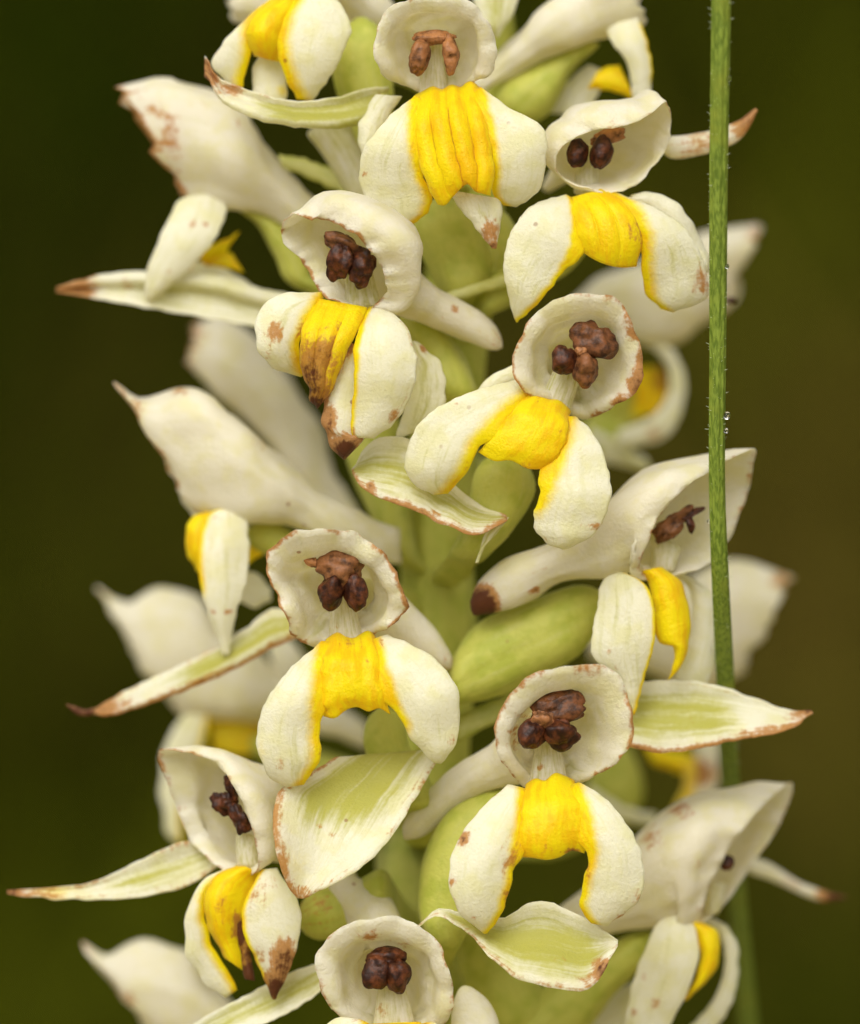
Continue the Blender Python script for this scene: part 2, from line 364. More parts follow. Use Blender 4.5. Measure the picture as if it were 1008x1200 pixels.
def petal_material(name, white, yellow, green, sss=0.5, rough=0.48, vary=(0.96, 0.955, 0.78), grain=0.3, veins=0.35):
    m, t, b = nodes(name)
    v = px_coords(t)
    at = nd(t, 'ShaderNodeAttribute'); at.attribute_name = 'tint'
    sep = nd(t, 'ShaderNodeSeparateColor'); t.links.new(at.outputs['Color'], sep.inputs[0])
    n1 = noise(t, v, 0.035, 2); n2 = noise(t, v, 0.16, 3, 0.6); n3 = noise(t, v, 0.3, 3, 0.7)
    pa = nd(t, 'ShaderNodeAttribute'); pa.attribute_name = 'puv'
    vein = noise(t, pa.outputs['Vector'], 1.6, 2, 0.6)
    cream = tuple(a*b_ for a, b_ in zip(white, vary))
    c = mix(t, ramp(t, n1, 0.42, 0.68), white, cream)
    c = mix(t, mth(t, 'MULTIPLY', ramp(t, n3, 0.45, 0.75), grain), c, tuple(a*b_ for a, b_ in zip(white, (0.83, 0.81, 0.60))))
    c = mix(t, mth(t, 'MULTIPLY', ramp(t, vein, 0.52, 0.70), veins), c, tuple(a*b_ for a, b_ in zip(white, (0.84, 0.84, 0.60))))
    gsum = mth(t, 'ADD', sep.outputs[1], mth(t, 'ADD', mth(t, 'MULTIPLY', mth(t, 'SUBTRACT', n2, 0.5), 0.5), mth(t, 'MULTIPLY', mth(t, 'SUBTRACT', vein, 0.5), 1.4)))
    c = mix(t, mth(t, 'MULTIPLY', ramp(t, gsum, 0.10, 1.1, 0.0, 0.92), ramp(t, sep.outputs[1], 0.0, 0.12)), c, green)
    ysum = mth(t, 'ADD', sep.outputs[0], mth(t, 'MULTIPLY', mth(t, 'SUBTRACT', n2, 0.5), 0.4))
    ymask = mth(t, 'MULTIPLY', ramp(t, ysum, 0.08, 0.95), mth(t, 'GREATER_THAN', sep.outputs[0], 0.02))
    ycol = mix(t, ramp(t, mth(t, 'ADD', mth(t, 'MULTIPLY', n1, 0.5), mth(t, 'MULTIPLY', vein, 0.5)), 0.42, 0.62), yellow, tuple(a*b_ for a, b_ in zip(yellow, (0.97, 0.80, 0.5))))
    c = mix(t, ymask, c, ycol)
    # brown, dried margins and spots
    bsum = mth(t, 'ADD', sep.outputs[2], mth(t, 'ADD', mth(t, 'MULTIPLY', mth(t, 'SUBTRACT', n2, 0.5), 1.2), mth(t, 'ADD', mth(t, 'MULTIPLY', mth(t, 'SUBTRACT', n1, 0.5), 0.6), mth(t, 'MULTIPLY', mth(t, 'SUBTRACT', vein, 0.5), 1.1))))
    have = ramp(t, sep.outputs[2], 0.03, 0.2)
    tan = mth(t, 'MULTIPLY', ramp(t, bsum, 0.25, 0.75), have)
    dark = mth(t, 'MULTIPLY', ramp(t, bsum, 0.85, 1.45), have)
    bc = mix(t, n3, (0.68, 0.34, 0.07), (0.48, 0.20, 0.032))
    c = mix(t, mth(t, 'MULTIPLY', tan, 0.9), c, bc)
    c = mix(t, mth(t, 'MULTIPLY', dark, 0.95), c, (0.13, 0.033, 0.010))
    # a few minute freckles everywhere
    vo = nd(t, 'ShaderNodeTexVoronoi'); vo.inputs['Scale'].default_value = 0.022; t.links.new(v, vo.inputs['Vector'])
    fr = mth(t, 'MULTIPLY', ramp(t, vo.outputs['Distance'], 0.075, 0.035), ramp(t, noise(t, v, 0.012, 2), 0.52, 0.62))
    c = mix(t, mth(t, 'MULTIPLY', fr, 0.7), c, (0.34, 0.13, 0.03))
    t.links.new(c, b.inputs['Base Color'])
    b.inputs['Roughness'].default_value = rough
    b.inputs['Specular IOR Level'].default_value = 0.35
    b.inputs['Sheen Weight'].default_value = 0.08
    # glistening papillae: fine granular relief, plus faint veins
    bp = nd(t, 'ShaderNodeBump'); bp.inputs['Strength'].default_value = 0.85; bp.inputs['Distance'].default_value = 1.6*S
    t.links.new(noise(t, v, 0.24, 2, 0.7), bp.inputs['Height']); t.links.new(bp.outputs[0], b.inputs['Normal'])
    # thin living tissue: a good part of the light goes through
    tr = nd(t, 'ShaderNodeBsdfTranslucent'); mu = nd(t, 'ShaderNodeMix'); mu.data_type = 'RGBA'; mu.blend_type = 'MULTIPLY'; mu.inputs[0].default_value = 1.0; t.links.new(c, mu.inputs[6]); mu.inputs[7].default_value = (1.0, 0.985, 0.86, 1); t.links.new(mu.outputs[2], tr.inputs['Color']); t.links.new(bp.outputs[0], tr.inputs['Normal'])
    mx = nd(t, 'ShaderNodeMixShader'); mx.inputs[0].default_value = sss
    t.links.new(b.outputs[0], mx.inputs[1]); t.links.new(tr.outputs[0], mx.inputs[2]); t.links.new(mx.outputs[0], t.nodes['Material Output'].inputs['Surface'])
    return m
M['hood'] = petal_material('hood_white', (0.925, 0.895, 0.805), (0.97, 0.84, 0.002), (0.56, 0.54, 0.075), sss=0.52, grain=0.15, veins=0.25)
M['petal'] = petal_material('petal_white', (0.935, 0.92, 0.80), (0.97, 0.84, 0.002), (0.56, 0.54, 0.075), sss=0.5)
M['green'] = petal_material('ovary_green', (0.64, 0.645, 0.13), (0.70, 0.68, 0.22), (0.80, 0.79, 0.38), sss=0.38, vary=(0.80, 0.86, 0.6), grain=0.25)

def anther_material():
    m, t, b = nodes('anther_brown'); v = px_coords(t)
    at = nd(t, 'ShaderNodeAttribute'); at.attribute_name = 'tint'
    sep = nd(t, 'ShaderNodeSeparateColor'); t.links.new(at.outputs['Color'], sep.inputs[0])
    n1 = noise(t, v, 0.09, 5, 0.65); n2 = noise(t, v, 0.3, 3)
    c = mix(t, ramp(t, n1, 0.38, 0.72), (0.020, 0.005, 0.002), (0.13, 0.036, 0.010))
    c = mix(t, mth(t, 'MULTIPLY', sep.outputs[0], ramp(t, n1, 0.25, 0.6)), c, (0.46, 0.20, 0.075))
    t.links.new(c, b.inputs['Base Color']); b.inputs['Roughness'].default_value = 0.45; b.inputs['Specular IOR Level'].default_value = 0.25
    bp = nd(t, 'ShaderNodeBump'); bp.inputs['Strength'].default_value = 0.3; bp.inputs['Distance'].default_value = 3*S
    t.links.new(n2, bp.inputs['Height']); t.links.new(bp.outputs[0], b.inputs['Normal'])
    return m
M['anther'] = anther_material()

def blade_material():
    m, t, b = nodes('grass_stalk'); v = px_coords(t)
    mp = nd(t, 'ShaderNodeMapping'); mp.inputs['Scale'].default_value = (1, 1, 0.02); t.links.new(v, mp.inputs['Vector'])
    n1 = noise(t, mp.outputs['Vector'], 0.35, 3); n2 = noise(t, v, 0.02, 3)
    c = mix(t, ramp(t, n1, 0.35, 0.65), (0.085, 0.135, 0.006), (0.20, 0.27, 0.03))
    c = mix(t, ramp(t, n2, 0.5, 0.75), c, (0.20, 0.24, 0.02))
    t.links.new(c, b.inputs['Base Color']); b.inputs['Roughness'].default_value = 0.5
    bp = nd(t, 'ShaderNodeBump'); bp.inputs['Strength'].default_value = 0.5; bp.inputs['Distance'].default_value = 2*S
    t.links.new(n1, bp.inputs['Height']); t.links.new(bp.outputs[0], b.inputs['Normal'])
    return m
M['blade'] = blade_material()
m, t, b = nodes('stalk_hair'); b.inputs['Base Color'].default_value = (0.6, 0.65, 0.45, 1); b.inputs['Roughness'].default_value = 0.4; M['hair'] = m
m, t, b = nodes('dew'); b.inputs['Base Color'].default_value = (1, 1, 1, 1); b.inputs['Roughness'].default_value = 0.02; b.inputs['Transmission Weight'].default_value = 1.0; b.inputs['IOR'].default_value = 1.33; M['dew'] = m

def meadow_material(name, grass):
    m, t, b = nodes(name)
    tc = nd(t, 'ShaderNodeTexCoord'); v = tc.outputs['Object']
    if grass:
        at = nd(t, 'ShaderNodeAttribute'); at.attribute_name = 'tint'
        sep = nd(t, 'ShaderNodeSeparateColor'); t.links.new(at.outputs['Color'], sep.inputs[0])
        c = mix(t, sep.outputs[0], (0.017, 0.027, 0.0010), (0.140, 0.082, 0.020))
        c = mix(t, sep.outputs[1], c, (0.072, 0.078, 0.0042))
        b.inputs['Roughness'].default_value = 0.6
    else:
        n1 = noise(t, v, 3.0, 5); n2 = noise(t, v, 40, 4)
        c = mix(t, ramp(t, n1, 0.35, 0.65), (0.026, 0.028, 0.002), (0.05, 0.036, 0.005))
        c = mix(t, mth(t, 'MULTIPLY', n2, 0.5), c, (0.02, 0.018, 0.003))
        sx = nd(t, 'ShaderNodeSeparateXYZ'); t.links.new(v, sx.inputs[0])
        c = mix(t, mth(t, 'MULTIPLY', ramp(t, mth(t, 'ADD', sx.outputs[1], mth(t, 'MULTIPLY', n1, 0.2)), 0.55, 0.30), ramp(t, n2, 0.2, 0.8, 0.75, 1.0)), c, (0.38, 0.31, 0.14)); b.inputs['Roughness'].default_value = 0.95  # pale straw ground around the plant, out of view, added to bounce light upward
    t.links.new(c, b.inputs['Base Color']); b.inputs['Specular IOR Level'].default_value = 0.0
    return m
M['ground'] = meadow_material('meadow_soil', False); M['meadow'] = meadow_material('meadow_grass', True)

# ------------------------------------------------------------------ setting: ground, bank, meadow grass
def ground_h(x, y):
    t = np.clip((y-0.45)/0.5, 0, None)
    bank = np.where(y < 0.95, 0.10*t*t, 0.10+(y-0.95)*0.50)
    bank = np.where(y > 9, 0.10+8.05*0.50+8*(1-np.exp(-(np.maximum(y, 9)-9)*0.5/8)), bank)
    und = 0.03*np.sin(x*2.1+0.7)*np.sin(y*1.7)+0.015*np.sin(x*6.3+y*4.1)
    return bank+und*np.clip((np.hypot(x, y)-0.05)/0.5, 0, 1)
def build_ground():
    c = np.concatenate([-np.geomspace(600, 0.06, 70), np.linspace(-0.05, 0.05, 5), np.geomspace(0.06, 600, 70)])
    X, Y = np.meshgrid(c, c); Z = ground_h(X, Y)
    V = np.stack([X, Y, Z], -1).reshape(-1, 3); n = len(c)
    f = grid_faces(n, n)
    me = bpy.data.meshes.new('ground'); me.from_pydata(V.tolist(), [], f.tolist()); me.update()
    me.polygons.foreach_set('use_smooth', np.ones(len(f), bool)); me.materials.append(M['ground'])
    o = bpy.data.objects.new('ground', me); col.objects.link(o); tag(o, kind='structure')
def build_grass():
    r = np.random.RandomState(3); N = 9000
    y = 0.75+2.6*r.rand(N)**1.3; x = (r.rand(N)-0.5)*(0.5+y*0.55)
    extra = 1500; y = np.r_[y, r.rand(extra)*0.5+0.3]; x = np.r_[x, (r.rand(extra)-0.5)*1.2]; N += extra
    z = ground_h(x, y)
    h = np.where(y > 0.75, 0.09+0.13*r.rand(N), 0.04+0.05*r.rand(N)); wd = 0.002+0.0028*r.rand(N)
    ang = r.rand(N)*6.28; lean = h*(0.2+0.7*r.rand(N)); la = r.rand(N)*6.28
    base = np.stack([x, y, z-0.005], -1); side = np.stack([np.cos(ang), np.sin(ang), 0*ang], -1)*wd[:, None]
    ln = np.stack([np.cos(la)*lean, np.sin(la)*lean, 0*la], -1); up = np.stack([0*h, 0*h, h], -1)
    nrm = np.stack([-np.sin(ang), np.cos(ang), 0*ang], -1)*wd[:, None]*0.5
    V = []
    for s_, wk in ((0, 1), (0.5, 0.8), (0.85, 0.4), (1.0, 0.05)):
        p = base+up*(s_-0.18*s_*s_)+ln*s_*s_
        V += [p-side*wk, p+nrm*wk, p+side*wk]          # a folded blade: three points across
    V = np.stack(V, 1); k = np.arange(N)[:, None]*12
    F = []
    for s_ in range(3):
        for q in range(2): a = s_*3+q; F.append(np.concatenate([k+a, k+a+1, k+a+4, k+a+3], 1))
    F = np.concatenate(F)
    hill = lambda cx, cz, r_: np.exp(-((x-cx)**2+(z+0.06-cz)**2)/r_**2)      # rounded patches of differing blade colour on the bank
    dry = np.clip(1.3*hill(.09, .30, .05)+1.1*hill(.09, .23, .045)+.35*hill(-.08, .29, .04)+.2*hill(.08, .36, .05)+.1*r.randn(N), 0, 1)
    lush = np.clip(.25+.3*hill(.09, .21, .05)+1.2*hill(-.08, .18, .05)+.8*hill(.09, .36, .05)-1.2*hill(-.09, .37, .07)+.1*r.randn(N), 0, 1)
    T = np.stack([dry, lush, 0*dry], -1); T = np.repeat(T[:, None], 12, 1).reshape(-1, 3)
    V = V.reshape(-1, 3)
    me = bpy.data.meshes.new('meadow_grass')
    me.vertices.add(len(V)); me.vertices.foreach_set('co', V.astype(np.float32).ravel())
    me.loops.add(F.size); me.loops.foreach_set('vertex_index', F.astype(np.int32).ravel())
    me.polygons.add(len(F)); me.polygons.foreach_set('loop_start', np.arange(0, F.size, 4, dtype=np.int32))
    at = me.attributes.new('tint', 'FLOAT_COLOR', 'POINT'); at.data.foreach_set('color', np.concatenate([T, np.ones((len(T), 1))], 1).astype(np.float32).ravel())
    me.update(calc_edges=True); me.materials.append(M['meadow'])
    o = bpy.data.objects.new('meadow_grass', me); col.objects.link(o)
    tag(o, 'blurred green and straw coloured meadow grass far behind the orchid', 'grass', kind='stuff')
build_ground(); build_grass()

# ------------------------------------------------------------------ stem of the orchid and the grass stalk
def build_stem():
    e = bpy.data.objects.new('orchid_plant', None); col.objects.link(e); e.location = (0.0, 0.0, 0.0); e.empty_display_size = 0.005
    tag(e, 'thick pale green orchid stem running up behind the flowers', 'stem')
    tube(e, 'stalk', '545,-160 540,60 500,300 478,500 470,700 455,900 445,1100 440,1400 450,6000', '600,-160 610,60 585,300 560,500 556,700 550,900 548,1100 550,1400 545,6000',
         [26, 34, 40, 44, 44, 46, 50, 50, 46], solid=True, m=M['green'], nv=90, wob=1.5, ribs=9)
build_stem()

def build_blade():
    e = bpy.data.objects.new('grass_stalk', None); col.objects.link(e); e.empty_display_size = 0.005
    pts = P('846,-150,455 845,0,425 842,200,380 841,400,335 840,560,298 844,680,255 850,800,160 855,900,60 864,1050,-90 878,1220,-260 905,1600,-600 950,2600,-1200 985,4000,-1500 1010,6100,-1500')
    w = spline(np.array([10.5, 10.8, 10.3, 9.4, 9.0, 9.6, 10, 10, 10, 11, 13, 14, 15, 15.]), 160, even=False)[:, 0]
    c = spline(pts, 160, even=False); e.location = to_world(c[-1]); nu = 36
    tag(e, 'slender upright green grass stalk with fine hairs crossing the right side flowers', 'grass')
    a = np.linspace(0, 2*math.pi, nu, endpoint=False)
    rr = 1+0.10*np.cos(a*9)
    G = c[:, None, :]+np.stack([np.cos(a)*rr, 0*a, np.sin(a)*rr*0.8], -1)[None]*w[:, None, None]
    shell(e, 'stalk', G, 1, np.zeros((160, nu, 3)), M['blade'], None, cap_start=True)
    r = np.random.RandomState(5); V, F = [], []
    k = 0
    for i in range(420):
        s_ = r.randint(6, 92) ; ph = r.rand()*6.28; y_ = r.rand()
        p = c[s_]*(1-y_)+c[s_+1]*y_; wr = w[s_]
        q = p+np.array([math.cos(ph)*wr, 0, math.sin(ph)*wr*0.8]); L_ = 1.5+4*r.rand()**2
        tip = q+np.array([math.cos(ph)*L_, -L_*0.5*r.rand(), math.sin(ph)*L_])
        V += [q+[0, .35, 0], q-[0, .35, 0], tip+[0, -.08, 0], tip+[0, .08, 0], q+[0, 0, .5], q-[0, 0, .5], tip+[.08, 0, .1], tip+[-.08, 0, -.1]]
        F += [[k, k+1, k+2, k+3], [k+4, k+5, k+6, k+7]]; k += 8
    h = link('hairs', np.array(V), np.array(F), None, M['hair'], e, None); h['kind'] = 'stuff'
    for i, (x, y, r_) in enumerate(((854, 92, 3.6), (852, 487, 4.2), (851, 505, 2.8), (852, 312, 2.6), (831, 611, 2.4))):
        dd = np.interp(y, [0, 200, 400, 560, 680], [425, 380, 335, 298, 255])
        o = blob(None, 'dewdrop', x, y, dd+4, r_, r_*1.15, r_, lump=0.03, m=M['dew'], nu=20, nv=14)
        tag(o, ['tiny dewdrop near the top of the grass stalk', 'largest dewdrop on right edge of the grass stalk', 'small dewdrop just under the largest one on the grass stalk',
                'small dewdrop on grass stalk beside the blurred white flower', 'very small dewdrop on left edge of the grass stalk'][i], 'dewdrop', 'dewdrops on the grass stalk')
build_blade()

# ------------------------------------------------------------------ flowers (traced edge by edge, each with its own depth)
def column(f, A, B, w, d, st=None, g=0.45):
    d -= 8; g = max(g, .4)
    return tube(f, 'column', A, B, w, d=d, solid=True, g=g, ye=0.0, st=st, nv=26, nu=28, wob=0.5)

# --- top centre flower
def flower_top_centre():
    EXT[0] = 13
    f = flower('fully front-facing flower at top centre with a ribbed yellow lip and pale brown anthers', 530, 300, 60); d = 310
    cup(f, 'hood', '437,52,4 446,20,12 470,2,20 508,-4,24 548,2,20 574,24,12 583,56,4 574,84,-2 555,97,-8 530,108,-14 500,109,-14 470,99,-8 447,82,0',
        [(510, 48, -14, 74), (511, 46, -42, 66), (512, 48, -74, 44), (514, 56, -110, 26), (522, 90, -170, 18), (530, 120, -200, 4)], d, rb=0.35, st=[(510, 44, 26, 0.5, 'b', .5)])
    c = column(f, '502,40 496,75 490,116', '516,40 520,75 526,116', [10, 12, 12], d-40)
    blob(f, 'anther', 491, 66, d-14, 12, 22, 12, 0.1, tint=(.55, 0, 0), parent=c); blob(f, 'anther', 528, 63, d-14, 10, 23, 12, -0.12, tint=(.75, 0, 0), parent=c)
    blob(f, 'anther_cap', 508, 44, d-24, 26, 8, 9, 0, tint=(1, 0, 0), parent=c)
    lip = patch(f, 'lip', '486,113 484,150 490,185 500,215 513,240', '561,103 569,135 577,175 579,205 575,230', d, dv=[-36, 0, 8, 12, 8], bulge=8, ye=1, ridges=4, ramp=9, nu=60, top=[0, -4, -8, -3, -7, -3, -8, 0], bot=[0, 2, -6, -14, -18, -8, -4, 0], st=[(545, 222, 12, .35, 'b'), (505, 215, 10, .3, 'b')])
    patch(f, 'lobe', '486,112 455,138 424,180 424,222 440,250 468,265', '489,113 487,160 494,200 506,228 502,248 480,265', d, dv=[-20, 4, 10, 0, -14, -26], bulge=16, yr=.16, g=.12, gm=.4, st=[(429, 204, 3, .7, 'b')], parent=lip)
    patch(f, 'lobe', '560,104 572,150 578,190 578,226 590,241', '563,102 600,128 637,150 640,188 632,222 606,243', d-2, dv=[-20, 4, 10, 0, -20], bulge=16, yl=.15, parent=lip)
    patch(f, 'tip_lobe', '522,222 540,245 560,270 577,291', '588,232 588,250 586,270 580,291', d-18, bulge=8, g=.2, st=[(574, 272, 11, .9, 'b', 1.6), (578, 287, 6, 1.2, 'b')], parent=lip)
    tube(f, 'ovary', '470,235 480,270 500,310 520,350', '560,230 570,270 575,300 570,340', [30, 34, 30, 20], d=d-150, solid=True, m=M['green'])
    tube(f, 'ovary_rib', '520,250 525,285 540,330', '590,240 615,290 600,330', [24, 30, 20], d=d-170, solid=True, g=.2, m=M['green'])
    patch(f, 'bract', '514,345 560,330 595,318 640,290', '516,360 560,345 600,333 645,305', d-120, bulge=5, g=.75, m=M['green'])
    patch(f, 'sepal', '440,110 420,150 424,185', '470,112 450,150 432,190', d-60, bulge=8, g=.25)
flower_top_centre()

# --- upper right flower
def flower_upper_right():
    EXT[0] = 13
    f = flower('upper right flower with open hood, two dark anthers and a lip touching the grass stalk', 560, 330, 40); d = 285
    cup(f, 'hood', '652,192,4 664,166,16 698,152,26 735,146,28 760,135,18 783,119,-4 787,156,-22 766,195,-26 740,219,-20 704,227,-10 668,214,-2',
        [(711, 163, -22, 64, .25), (706, 158, -52, 58, .5), (696, 162, -90, 38, .9), (670, 185, -150, 22, 1), (640, 220, -190, 6, 1)], d, rb=.28, st=[(720, 152, 18, .35, 'b')])
    c = column(f, '684,170 676,200 670,232', '702,170 703,205 704,228', [9, 11, 10], d-34)
    blob(f, 'anther', 677, 180, d-12, 13, 17, 10, .15, parent=c); blob(f, 'anther', 704, 179, d-12, 13, 20, 11, .35, parent=c)
    blob(f, 'anther_cap', 713, 160, d-20, 22, 10, 9, -.25, tint=(.95, 0, 0), parent=c)
    lip = patch(f, 'lip', '667,232 671,252 676,272 680,293', '706,222 728,234 746,258 752,285 746,313', d, dv=[-20, 0, 8, 8, 0], bulge=9, ye=1, ridges=3, ramp=4, bot=[0, 6, 8, 6, 0], nu=40, st=[(747, 270, 12, .6, 'b', 1.8), (725, 300, 10, .35, 'b')])
    patch(f, 'lobe', '664,228 625,240 600,270 590,310 597,352 605,378', '670,232 674,262 672,290 655,325 630,356 606,378', d+2, dv=[-14, 6, 12, 2, -16], bulge=18, yr=.1, g=.28, gm=.5, gv=(.5, 1), parent=lip)
    patch(f, 'lobe', '706,222 735,242 750,272 752,310 756,342 775,362', '722,226 768,244 800,265 822,300 829,347 788,366', d-6, dv=[-16, 6, 10, -6, -24], bulge=20, yl=.22, st=[(822, 330, 12, .6, 'b', 1.8), (800, 300, 26, .3, 'g')], parent=lip)
    patch(f, 'petal', '742,228 770,226 800,245 826,290 832,318', '735,236 760,246 790,270 812,300 828,320', d-40, bulge=8, rough=1.6)
    tube(f, 'sepal', '775,160 800,160 840,152 868,142 886,127', '775,186 800,184 838,174 868,160 887,130', [8, 9, 8, 7, 2], d=d-90, solid=True, st=[(878, 140, 26, 1.0, 'b'), (820, 168, 40, .42, 'b')])
    tube(f, 'ovary', '680,235 650,265 600,300 560,330', '700,300 650,330 600,360 570,372', [20, 30, 28, 18], d=d-140, solid=True, m=M['green'])
flower_upper_right()

# --- top left flower cut by the frame
def flower_top_left():
    EXT[0] = 0
    f = flower('flower at top left edge with a brown-tipped green sepal curling up below its lip', 560, 100, 30); d = 225
    lip = patch(f, 'lip', '320,0 296,20 289,42 298,66', '356,-6 340,20 330,45 327,72', d, dv=[-10, 10, 12, -6], bulge=14, ye=1)
    patch(f, 'lobe', '322,-6 285,25 262,50 248,74 266,98', '326,2 298,25 294,60 284,104', d-8, dv=[-10, 4, 4, -4], bulge=10, yr=.32, st=[(255, 62, 5, .5, 'b')], parent=lip)
    patch(f, 'lobe', '350,-8 330,25 325,58 335,92 348,116', '362,-12 398,4 411,32 402,62 386,92 366,118', d+8, dv=[-6, 8, 8, -8], bulge=20, yl=.2, parent=lip)
    patch(f, 'tip_lobe', '304,58 297,80 296,105 304,128', '324,58 334,82 336,108 328,128', d-28, rt=.3, bulge=8, st=[(330, 106, 8, .6, 'y')], parent=lip)
    cup(f, 'hood', '300,-40,-20 330,-75,0 370,-80,0 400,-50,-10 392,-15,-20 350,0,-20 318,-10,-20', [(350, -45, -40, 60), (370, -40, -80, 45), (400, -20, -120, 25), (440, 20, -150, 22), (460, 40, -170, 5)], d, rb=.3)
    patch(f, 'sepal', '455,102 432,103 392,114 342,118 290,105 256,90 240,66', '452,118 436,140 402,150 360,150 308,142 264,122 241,90', d+22, dv=[-40, -14, 4, 14, 10, 0], du=[0, -6, -2, 10, 6], g=1, gm=.28, gv=(0, .55), ebl=.0,
          st=[(244, 84, 16, 1.0, 'b', 1.5), (272, 104, 18, .75, 'b', .6), (310, 112, 16, .4, 'b', .5), (410, 135, 40, .9, 'g')])
    tube(f, 'ovary', '395,20 390,60 392,100 410,140 430,180', '450,20 455,60 458,100 460,140 470,180', [22, 26, 28, 26, 20], d=d-80, solid=True, g=.15, m=M['green'])
    patch(f, 'bract', '325,180 370,190 425,215', '330,196 370,212 425,240', d-120, bulge=5, g=.8, m=M['green'])
    tube(f, 'sepal', '350,150 370,170 395,210 430,260', '420,140 440,180 455,220 470,260', [16, 24, 26, 20], d=d-110, solid=True, g=.45)
flower_top_left()

# --- left upper flower in profile
def flower_left_upper():
    EXT[0] = 0
    f = flower('soft white flower in profile at upper left with ragged brown hood rim', 480, 330, 0); d = 70
    tube(f, 'hood', '137,97 165,94 205,89 248,108 292,140 328,190 368,232 425,275', '216,232 224,236 246,240 278,246 312,256 345,270 375,288 420,310',
         [30, 46, 60, 58, 50, 40, 28, 16], d=d, jag=4, rb=.9, st=[(200, 155, 14, .8, 'b', 1.8), (180, 128, 10, .6, 'b'), (165, 112, 9, .5, 'b'), (208, 190, 9, .55, 'b', 2), (240, 132, 6, .6, 'b'), (281, 147, 8, .55, 'b'), (216, 228, 8, .4, 'b')])
    lip = patch(f, 'lip', '230,298 252,285 282,273', '236,310 258,302 266,294', d-20, bulge=4, ye=1, rough=2)
    patch(f, 'tip_lobe', '236,304 258,296 272,297', '244,311 266,314 285,319', d-24, bulge=4, ye=.9, parent=lip)
    patch(f, 'lobe', '212,226 194,264 178,300 169,338 172,352', '270,230 261,262 245,290 214,322 178,353', d+35, dv=[-10, 10, 8, -8], rt=.12, bulge=16, g=.15, gm=.5, st=[(225, 263, 9, .55, 'b', .6), (240, 264, 7, .6, 'b', .6), (199, 318, 5, .5, 'b')], parent=lip)
    tube(f, 'ovary', '262,240 300,262 322,300 345,336', '318,240 345,275 365,305 378,330', [20, 24, 20, 14], d=d-10, solid=True, g=.2, m=M['green'])
    patch(f, 'sepal', '340,345 298,336 250,322 200,318 130,320 66,336', '330,388 290,381 232,371 180,362 125,352 66,342', d+10, dv=[0, 6, 6, 0], du=[4, 10, -4, -2, 6], g=.55, gm=.35, gv=(0, .6), tip=.9, tipn=.12, st=[(100, 336, 22, .6, 'b'), (150, 330, 10, .4, 'b')])
    patch(f, 'petal', '205,316 230,306 270,318 305,342', '215,330 245,334 275,345 310,352', d-30, bulge=8, st=[(220, 312, 8, .5, 'b')])
flower_left_upper()

# --- upper centre-left flower with torn brown lip
def flower_torn_lip():
    EXT[0] = 13
    f = flower('flower left of centre with hood turned left, long pale spur and torn brown-stained lip', 560, 420, 60); d = 320
    cup(f, 'hood', '342,250,6 372,256,30 402,268,40 428,286,42 446,312,36 456,338,20 438,357,4 408,360,-8 376,346,-16 364,324,-22 352,303,-26 338,292,-28 332,271,-16',
        [(426, 294, -4, 74, .3), (442, 302, -34, 62, .6), (460, 330, -70, 40, .9), (498, 355, -96, 25, 1), (535, 374, -110, 23, 1), (566, 392, -116, 18, 1), (584, 404, -118, 10, 1), (590, 408, -118, 2, 1)], d,
        rb=.9, wav=1.6, st=[(533, 363, 5, .9, 'b'), (521, 373, 3.5, .8, 'b'), (584, 404, 22, .34, 'b'), (550, 380, 40, .14, 'b')])
    c = column(f, '408,300 406,335 402,366', '430,300 440,335 448,362', [10, 12, 12], d-12, g=.6)
    blob(f, 'anther', 400, 304, d+14, 15, 24, 12, .3, parent=c, lump=.2); blob(f, 'anther', 424, 314, d+16, 15, 22, 12, .2, parent=c, lump=.2)
    blob(f, 'anther_cap', 404, 288, d+8, 24, 12, 11, .45, tint=(.25, 0, 0), parent=c, lump=.25)
    lip = patch(f, 'lip', '368,350 354,388 352,425 362,458 369,479', '432,360 418,388 402,425 386,462 371,479', d+8, dv=[-18, 6, 12, 8, -6], bulge=10, ye=1, ridges=3, ramp=4, nu=40,
                st=[(366, 442, 20, 1.15, 'b', 2.2), (380, 416, 16, .9, 'b', 1.7), (371, 472, 15, 1.4, 'b'), (362, 405, 9, .6, 'b', 2), (398, 382, 6, .5, 'b'), (385, 384, 5, .6, 'b'), (402, 420, 6, .6, 'b', 2)], rough=1.6)
    patch(f, 'lobe', '376,342 328,345 303,366 300,400 316,428 352,442', '378,350 362,376 352,400 352,420 360,436', d-4, dv=[-14, 8, 8, -16], bulge=20, yr=.22, ext=4, g=.2, gm=.5, st=[(321, 390, 12, .75, 'b', 1.3), (352, 386, 8, .65, 'b', 1.6), (312, 415, 9, .35, 'b')], parent=lip)
    patch(f, 'lobe', '432,360 419,400 415,450 411,500 414,513', '446,360 473,378 488,420 483,460 463,495 438,513', d+16, dv=[-24, 4, 8, -4, -16], bulge=20, yl=.08, ext=3, ebr=.2, st=[(462, 488, 10, .6, 'b'), (414, 505, 8, .5, 'b')], parent=lip)
    patch(f, 'tip_lobe', '410,402 392,440 378,480 384,515 401,539', '420,405 417,460 414,512 426,514 404,539', d-6, dv=[-10, 2, 4, -4], bulge=8, ebl=.9, st=[(404, 526, 18, 1.6, 'b'), (385, 495, 12, 1.0, 'b', 2.2), (420, 514, 8, 1.0, 'b')], parent=lip, rough=1.8)
    patch(f, 'sepal', '476,398 480,440 474,480 462,515', '490,401 517,428 522,466 508,500', d-70, bulge=8, g=.5, gm=.5, st=[(497, 408, 7, .7, 'b')])
    tube(f, 'ovary', '455,350 470,385 490,420 510,460', '500,365 530,395 548,430 560,470', [24, 30, 30, 22], d=d-150, solid=True, m=M['green'])
flower_torn_lip()

